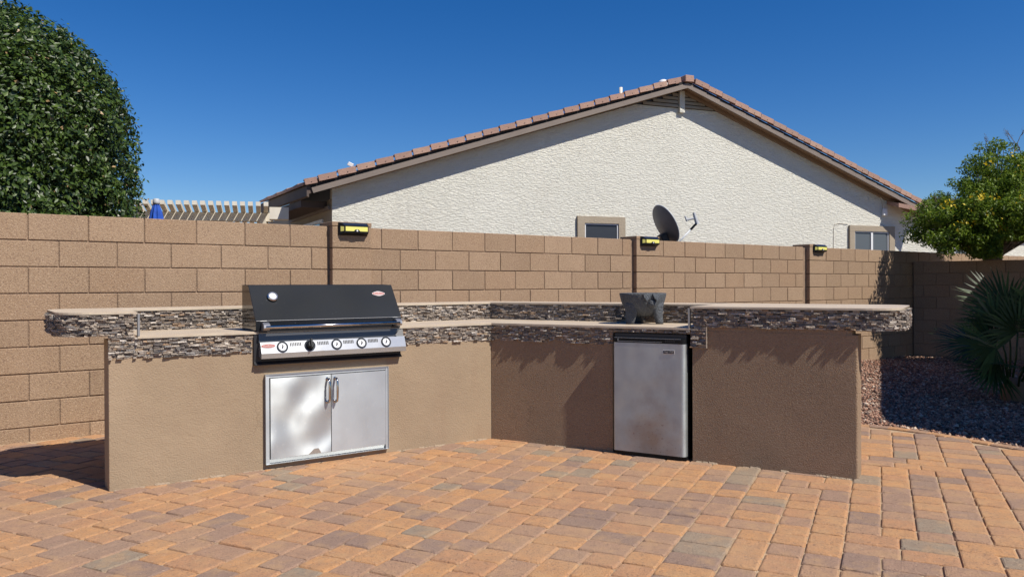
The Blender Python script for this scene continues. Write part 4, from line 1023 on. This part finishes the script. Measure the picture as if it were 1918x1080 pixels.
q = MB(); q.tube([tuple(bk_-upv*.05), (bk_.x, bk_.y, 1.70), (bk_.x, bk_.y, -.1)], .028, 10); q.build('mast', M['greyplastic'], sd_, smooth=True)
a0_ = Vector((2.36, 11.5, 1.66)); a1_ = Vector((2.765, 11.52, 2.085))
q = MB(); q.tube([tuple(a0_), tuple(a0_.lerp(a1_, .78))], .014, 8); arm = q.build('feed_arm', M['dish_rim'], sd_, smooth=True)
q = MB(); q.tube([tuple(a0_.lerp(a1_, .76)), tuple(a1_)], .018, 8); q.build('arm_end', M['blackplastic'], arm)
q = MB(); q.tube([tuple(a1_+Vector((0, 0, -.02))), tuple(a1_+Vector((-.05, 0, .15)))], [.030, .022], 8); q.tube([tuple(a1_+Vector((-.03, 0, .07))), tuple(a1_+Vector((-.16, 0, .04)))], [.016, .020], 8); q.tube([tuple(a1_+Vector((-.15, 0, .02))), tuple(a1_+Vector((-.18, 0, .10)))], [.018, .012], 8); q.build('receiver', M['greyplastic'], arm)
q = MB(); q.box(TI, 1.95, 2.6, 11.45, 11.56, 1.70, 1.73); q.build('mount_plate', M['blackmetal'], sd_)

# ------------------------------------------------------------------ pergola and closed umbrella
pe_ = empty('pergola', (-5.4, 14.6, 0), 'cream lattice patio cover with white beam ends, left of the house', 'pergola')
ra, rb = Vector((-6.75, 13.60, 2.70)), Vector((-4.49, 14.12, 2.70)); rd = (rb-ra).normalized(); bd = Vector((-.30, .95, -.16)).normalized()
nb_ = 18
for k in range(nb_):
    p_ = ra.lerp(rb, k/(nb_-1))
    q = MB(); q.box(lambda x, y, z: tuple(p_+rd*x+bd*y+Vector((0, 0, z))), -.041, .041, 0, 3.4, -.075, .0); q.build('beam', M['pergola'], pe_)
q = MB()
for (y0, dz) in ((.50, -.135), (1.8, -.135), (3.0, -.135)):
    q.box(lambda x, y, z: tuple(ra+rd*x+bd*y+Vector((0, 0, z))), -.6, 2.45, y0, y0+.09, dz-.10, dz+.055)
q.build('cross_beam', M['pergola'], pe_)
q = MB(); q.box(lambda x, y, z: tuple(rb+rd*x+bd*y+Vector((0, 0, z))), .06, .40, .05, .16, -.30, -.08); q.build('header', M['pergola'], pe_)
for t_ in (.02, .98):
    p_ = ra.lerp(rb, t_)+bd*.55; q = MB(); q.box(TI, p_.x-.06, p_.x+.06, p_.y-.06, p_.y+.06, -.3, 2.45); q.build('post', M['pergola'], pe_)
# rear wall of the covered patio closes the view beneath the lattice
q = MB(); q.box(lambda x, y, z: tuple(ra+rd*x+bd*y+Vector((0, 0, z))), -.8, 3.3, 3.5, 3.6, -2.6, -.35); q.build('back_wall', M['trim_stucco'], pe_)
um = empty('closed_umbrella', (-5.52, 12.0, 0), 'closed blue patio umbrella with a pale cap, beside the round tree', 'umbrella')
q = MB(); n_ = 32; vs = []; zs = [2.46, 2.42, 2.32, 2.16, 1.95, 1.7, 1.5]; rs = [.018, .045, .075, .105, .13, .12, .09]
for z, r_ in zip(zs, rs):
    for k in range(n_):
        t = 2*math.pi*k/n_; rr_ = r_*(1+.22*math.cos(8*t)); vs.append((-5.52+rr_*math.cos(t), 12+rr_*math.sin(t), z))
q.add(vs, [(i*n_+k, i*n_+(k+1) % n_, (i+1)*n_+(k+1) % n_, (i+1)*n_+k) for i in range(len(zs)-1) for k in range(n_)]); q.build('canopy', M['blue'], um, smooth=True, recalc=False)
q = MB(); q.lathe(lambda x, y, h: (-5.52+x, 12+y, h), [(.050, 2.44), (.052, 2.47), (.048, 2.51), (.040, 2.525), (.001, 2.53)], 14); q.build('cap', M['greyplastic'], um, smooth=True)
q = MB(); q.tube([(-5.52, 12, -.2), (-5.52, 12, 2.45)], .02, 8); q.build('pole', M['greyplastic'], um)

# ------------------------------------------------------------------ foliage
def leaf_cloud(name, P, Nrm, size, asp, tint, m, parent, droop=.0, jit=.9):
    """rhombic folded leaves: 5 verts, 2 quads-ish (4 tris as 2 quads)"""
    n = len(P); d = Nrm+nrs.normal(0, jit, (n, 3)); d /= np.linalg.norm(d, axis=1)[:, None]+1e-9
    t = nrs.normal(0, 1, (n, 3)); t[:, 2] -= droop; t -= (t*d).sum(1)[:, None]*d; t /= np.linalg.norm(t, axis=1)[:, None]+1e-9
    s_ = np.cross(d, t); L_ = size[:, None]
    v0 = P-t*L_*.5; v1 = P+s_*L_*asp*.5-t*L_*.05+d*L_*.06; v2 = P+t*L_*.5; v3 = P-s_*L_*asp*.5-t*L_*.05+d*L_*.06
    V = np.stack([v0, v1, v2, v3], 1).reshape(-1, 3); b = np.arange(n)[:, None]*4
    F = np.concatenate([b+np.array([[0, 1, 2]]), b+np.array([[0, 2, 3]])], 1).reshape(-1, 3)
    return np_mesh(name, V, F, np.repeat(tint, 2), m, parent)
tree = empty('round_tree', (-6.75, 9.35, -.2), 'large dense tree clipped into a round dome behind the wall', 'tree')
cx, cy = -6.75, 9.35; n = 150000
th = nrs.uniform(0, 2*math.pi, n); zz = nrs.uniform(0, 1, n)
Rr, zb, bb = 2.02, 2.95, 1.65
cyl = nrs.rand(n) < .56
zc = np.where(cyl, nrs.uniform(.9, zb, n), 0)
elev = np.arcsin(np.clip(zz, 0, 1))
rr = np.where(cyl, Rr, Rr*np.cos(elev)**.90); zc = np.where(cyl, zc, zb+bb*np.sin(elev)**.95)
dirx, diry = np.cos(th), np.sin(th)
lump = .13*np.sin(th*7+zc*3.1)*np.sin(zc*4.3+th*3)+.06*np.sin(th*17+zc*9)+.045*np.sin(th*31-zc*21)+.03*np.sin(zc*37+th*11)
depth = -np.abs(nrs.normal(0, .17, n))+lump*.55+nrs.normal(0, .028, n)
Nn = np.stack([dirx*np.where(cyl, 1, np.cos(elev)), diry*np.where(cyl, 1, np.cos(elev)), np.where(cyl, .05, np.sin(elev))], 1)
spr = (nrs.rand(n) > .992); depth = np.where(spr, nrs.uniform(.02, .08, n), depth)
P = np.stack([cx+dirx*rr, cy+diry*rr, zc], 1)+Nn*depth[:, None]
# keep the half towards the camera dense, thin the far side; open a few pockets
kp = ((Nn[:, 1] < .35) | (nrs.rand(n) < .35))
pk = np.sin(P[:, 0]*5.1+1)*np.sin(P[:, 2]*4.3+2)*np.sin(P[:, 1]*4.7); kp &= ~((pk > .72) & (depth > -.13))
P, Nn, dp_ = P[kp], Nn[kp], depth[kp]; n = len(P)
ti = np.clip(nrs.beta(2, 2.2, n)*.9, 0, .94); ti = np.where(nrs.rand(n) > .9935, .985, ti)
leaf_cloud('crown', P, Nn*.9+np.array([0, -.1, .35]), nrs.uniform(.045, .080, n), .50, ti, M['leaf_dark'], tree, droop=.2, jit=.55)
ni = 26000; th = nrs.uniform(0, 2*math.pi, ni); r_ = nrs.uniform(.62, .86, ni); zc = nrs.uniform(0, 1, ni); el = np.arcsin(zc)
cy_ = nrs.rand(ni) < .56
Pi_ = np.stack([cx+np.cos(th)*Rr*r_*np.where(cy_, 1, np.cos(el)), cy+np.sin(th)*Rr*r_*np.where(cy_, 1, np.cos(el)), np.where(cy_, nrs.uniform(.9, zb, ni), zb+bb*r_*np.sin(el))], 1)
Ni_ = Pi_-np.array([cx, cy, 1.8]); Ni_ /= np.linalg.norm(Ni_, axis=1)[:, None]
leaf_cloud('inner_leaves', Pi_, Ni_, nrs.uniform(.10, .16, ni), .6, nrs.uniform(.1, .6, ni), M['leaf_dark'], tree, jit=.5)['kind'] = 'stuff'
q = MB(); q.tube([(cx, cy, -.3), (cx+.05, cy, .6), (cx, cy+.05, 1.5), (cx, cy, 3.4)], [.16, .13, .11, .04], 10)
for k in range(14):
    a_ = k*2.4; z_ = 1.0+.17*k; q.tube([(cx, cy, z_), (cx+.7*math.cos(a_), cy+.7*math.sin(a_), z_+.45), (cx+1.5*math.cos(a_), cy+1.5*math.sin(a_), z_+.8)], [.05, .035, .012], 6)
q.build('trunk', M['bark'], tree, smooth=True)

shr = empty('flowering_shrub', (8.1, 13.0, -.1), 'tall loose green shrub with yellow flowers above the far corner', 'shrub')
lumps = []; lr = random.Random(12)
def add_lumps(cx_, cy_, cz_, rx, ry, rz, n_, r0, r1):
    k = 0
    while k < n_:
        x, y, z = (lr.uniform(-1, 1) for _ in range(3)); d_ = x*x+y*y+z*z
        if d_ > 1 or d_ < .12: continue
        lumps.append((cx_+x*rx, cy_+y*ry, cz_+z*rz, lr.uniform(r0, r1))); k += 1
add_lumps(7.75, 12.9, 2.15, 1.10, .75, .52, 88, .13, .25)
add_lumps(8.45, 13.1, 2.45, 1.05, .7, .60, 70, .13, .25)
add_lumps(8.40, 13.2, 3.15, .68, .5, .46, 34, .08, .17)
add_lumps(8.95, 13.0, 2.9, .7, .6, .55, 34, .11, .2)
add_lumps(7.05, 12.75, 2.28, .42, .4, .30, 20, .09, .16)
add_lumps(7.55, 12.9, 2.62, .50, .4, .30, 20, .09, .17)
add_lumps(7.95, 13.0, 3.05, .35, .4, .38, 16, .08, .15)
add_lumps(9.3, 13.2, 2.6, .7, .6, .8, 40, .12, .22)
add_lumps(7.72, 12.28, 2.15, .62, .26, .55, 40, .11, .20)
add_lumps(7.60, 12.40, 1.80, .50, .22, .22, 16, .10, .17)
add_lumps(7.40, 12.33, 2.0, .80, .26, .46, 46, .10, .19)
add_lumps(8.05, 12.62, 2.45, .50, .28, .80, 44, .10, .19)
add_lumps(7.75, 12.75, 1.95, .40, .22, .35, 18, .10, .17)
Ps, Ns = [], []
for (x, y, z, r_) in lumps:
    m_ = int(225*(r_/.2)**2); v_ = nrs.normal(0, 1, (m_, 3)); v_ /= np.linalg.norm(v_, axis=1)[:, None]
    rad = r_*nrs.uniform(.45, 1.1, (m_, 1)); Ps.append(np.array([x, y, z])+v_*rad*np.array([1, 1, .75])); Ns.append(v_)
P = np.concatenate(Ps); Nn = np.concatenate(Ns); kz = (P[:, 2] > 1.56) & ((P[:, 0]/P[:, 1] < .635) | (P[:, 2] > 1.86)); P = P[kz]; Nn = Nn[kz]; n = len(P)
leaf_cloud('crown', P, Nn*.4+np.array([0, -.1, .5]), nrs.uniform(.040, .082, n), .36, np.clip(nrs.beta(2, 2, n), 0, 1)*.98, M['leaf_light'], shr, droop=.7, jit=.7)
fl_ = []
for (x, y, z, r_) in lumps:
    if lr.random() < .16 and y < 13.0 and z > 1.9:
        for _ in range(lr.randint(4, 12)): fl_.append((x+lr.gauss(0, .045)+lr.uniform(-.4, .4)*r_, y-r_*lr.uniform(.6, 1.1)+lr.gauss(0, .04), z+r_*.7+lr.gauss(0, .04)))
    
fp = np.array(fl_); leaf_cloud('flowers', fp, np.tile(np.array([[0, -.6, .5]]), (len(fp), 1)), nrs.uniform(.04, .07, len(fp)), .7, nrs.rand(len(fp)), M['flower'], shr)['kind'] = 'stuff'
q = MB(); 
for k, (x, y, z, r_) in enumerate(lumps):
    if k % 3 == 0:
        m0 = Vector((8.1+(x-8.1)*.10, 13.05+(y-13)*.05, 1.62)); q.tube([(8.1, 13.0, -.15), tuple(m0), tuple(m0.lerp(Vector((x, y, z)), .55)+Vector((0, 0, .08))), (x, y, z)], [.035, .024, .012, .004], 5)
q.build('trunk', M['bark'], shr)
q = MB(); tw_ = random.Random(2)
def twig(p, d, l, r_, lev):
    e = p+d*l; q.tube([tuple(p), tuple(p.lerp(e, .5)+Vector((tw_.gauss(0, .02), 0, tw_.gauss(0, .02)))), tuple(e)], [r_, r_*.8, r_*.6], 5)
    if lev:
        for _ in range(3): twig(p.lerp(e, tw_.uniform(.5, 1)), (d+Vector((tw_.uniform(-.6, .6), tw_.uniform(-.4, .4), tw_.uniform(-.2, .4)))).normalized(), l*.62, r_*.6, lev-1)
twig(Vector((8.62, 13.1, 3.2)), Vector((-.15, 0, 1)).normalized(), .34, .010, 3); twig(Vector((8.05, 13.1, 3.45)), Vector((.0, 0, 1)), .12, .007, 2); twig(Vector((7.05, 12.8, 2.45)), Vector((-.3, 0, 1)).normalized(), .10, .006, 2)
q.build('twigs', M['bark'], shr)['kind'] = 'stuff'

# fan palm in the gravel bed
pl = empty('fan_palm', (5.25, 8.05, -.08), 'young fan palm in the shaded gravel, its left leaf tips catching the sun', 'palm')
prn_ = random.Random(31)
def frond(hub, ax_, nrm, L_, spread=205, nleaf=34, lab=None):
    ax_ = Vector(ax_).normalized(); nrm = Vector(nrm); nrm = (nrm-ax_*nrm.dot(ax_)).normalized(); sd2 = nrm.cross(ax_)
    q_ = MB(); hub = Vector(hub)
    for k in range(nleaf):
        t = R((k/(nleaf-1)-.5)*spread); d = ax_*math.cos(t)+sd2*math.sin(t); l = L_*(.72+.28*math.cos(t*.8))*prn_.uniform(.90, 1.06)
        sdv = nrm.cross(d); fold = nrm*(.010 if k % 2 else -.010); q_.cur = min(1, max(0, prn_.gauss(.5, .22)))
        w_ = L_*.030; droop = Vector((0, 0, -1))*l*.10*prn_.uniform(.3, 1.5)
        p0 = hub; p1 = hub+d*l*.38+fold; p2 = hub+d*l*.72+droop*.35; p3 = hub+d*l+droop
        j = Vector((prn_.gauss(0, .012), prn_.gauss(0, .012), prn_.gauss(0, .012)))*l*2
        q_.add([p0, p1+sdv*w_, p1-sdv*w_, p2+sdv*w_*.62+j*.5, p2-sdv*w_*.62+j*.5, p3+j], [(0, 1, 2), (1, 3, 4, 2), (3, 5, 4)])
        if prn_.random() < .6:
            p4 = p3+j+Vector((prn_.gauss(0, .02), prn_.gauss(0, .02), -.02)); q_.add([p2+sdv*w_*.5, p2+sdv*w_*.1, p4], [(0, 1, 2)])
    return q_.build('frond', M['palm'], pl, recalc=False)
bp = Vector((5.27, 8.10, -.02))
specs = [((5.24, 8.0, .66), (-.35, -.1, .9), (.1, -1, .1), .52), ((4.98, 7.95, .50), (-.95, -.1, .30), (-.1, -.9, .6), .56), ((5.08, 8.1, .74), (-.25, .2, .95), (-.2, -1, .2), .44),
         ((4.95, 7.9, .28), (-1, -.15, .02), (0, -.6, .8), .48), ((5.55, 8.0, .80), (.3, -.1, .9), (0, -1, .2), .60), ((5.75, 7.9, .50), (.95, -.2, .3), (.1, -.8, .6), .60), ((5.35, 8.35, .85), (0, .4, .9), (0, -1, .4), .6),
         ((5.15, 7.75, .30), (-.4, -.9, .1), (0, -.5, .9), .48), ((5.6, 7.75, .30), (.5, -.85, .1), (0, -.5, .9), .5), ((5.05, 8.4, .5), (-.7, .6, .4), (0, -.5, .8), .5), ((5.5, 7.85, .62), (.15, -.5, .8), (0, -.9, .4), .5)]
for (h_, a_, nn_, l_) in specs:
    fo_ = frond(h_, a_, nn_, l_)
    q = MB(); hv = Vector(h_); q.tube([tuple(bp+Vector((prn_.uniform(-.05, .05), prn_.uniform(-.05, .05), 0))), tuple(bp.lerp(hv, .5)+Vector((0, 0, .07))), tuple(hv)], [.014, .010, .008], 6); q.build('stalk', M['palm'], fo_, smooth=True)
q = MB(); q.lathe(lambda x, y, h: (bp.x+x, bp.y+y, h), [(.12, -.1), (.13, .02), (.10, .12), (.05, .18)], 14); q.build('trunk', M['palm_dry'], pl)

# distant hill seen between roof and shrub
q = MB(); hp2 = []
hr = random.Random(6); nh = 90
for k in range(nh+1):
    x = -60+k*13.5; t_ = (x-640)/430
    z = 1.17+1000*(.118*math.exp(-t_*t_*(1.0 if x > 640 else .9))+.006*math.sin(x*.021)+.004*math.sin(x*.067+1))*min(1, max(0, (x+60)/200))*min(1, max(0, (1150-x)/250))+hr.uniform(-.8, .8); hp2.append((x, max(z, -1)))
q.add([(x, 1000, -2) for x, z in hp2]+[(x, 1000, z*.72) for x, z in hp2]+[(x, 1060, z) for x, z in hp2]+[(x, 1200, -2) for x, z in hp2],
      [(r_*(nh+1)+k, r_*(nh+1)+k+1, (r_+1)*(nh+1)+k+1, (r_+1)*(nh+1)+k) for r_ in range(3) for k in range(nh)])
tag(q.build('hills', M['hill'], recalc=False), 'distant rocky hill between the roof and the shrub', None, None, 'structure')

# made-up unseen slab off the right edge, outlined to shade gravel and block sky light
pc = empty('shade_blocker', (6.4, 6.6, 0), 'unseen slab on posts beyond the right edge, added to shade the gravel and palm', 'shade blocker')
HC = 2.6; sh = (HC+.02)/math.tan(SUN_ELEV); shx, shy = math.cos(SUN_AZ)*sh, math.sin(SUN_AZ)*sh
shade = [(6.35, 13.0), (4.60, 9.35), (3.50, 7.10), (3.36, 6.75), (3.33, 6.55), (3.40, 6.40), (3.57, 6.12), (3.80, 5.78), (4.6, 4.55), (6.3, 4.2), (11, 4.6), (11, 13.2)]
q = MB(); q.prism([(x+shx, y+shy) for x, y in shade], HC, HC+.12); q.build('roof', M['blocker_paint'], pc)
for (x, y) in ((5.3, 5.15), (6.0, 7.5), (7.1, 10.2), (8.2, 3.6)):
    q = MB(); q.box(TI, x+.15, x+.27, y, y+.12, -.1, HC-.001); q.build('post', M['blocker_paint'], pc)
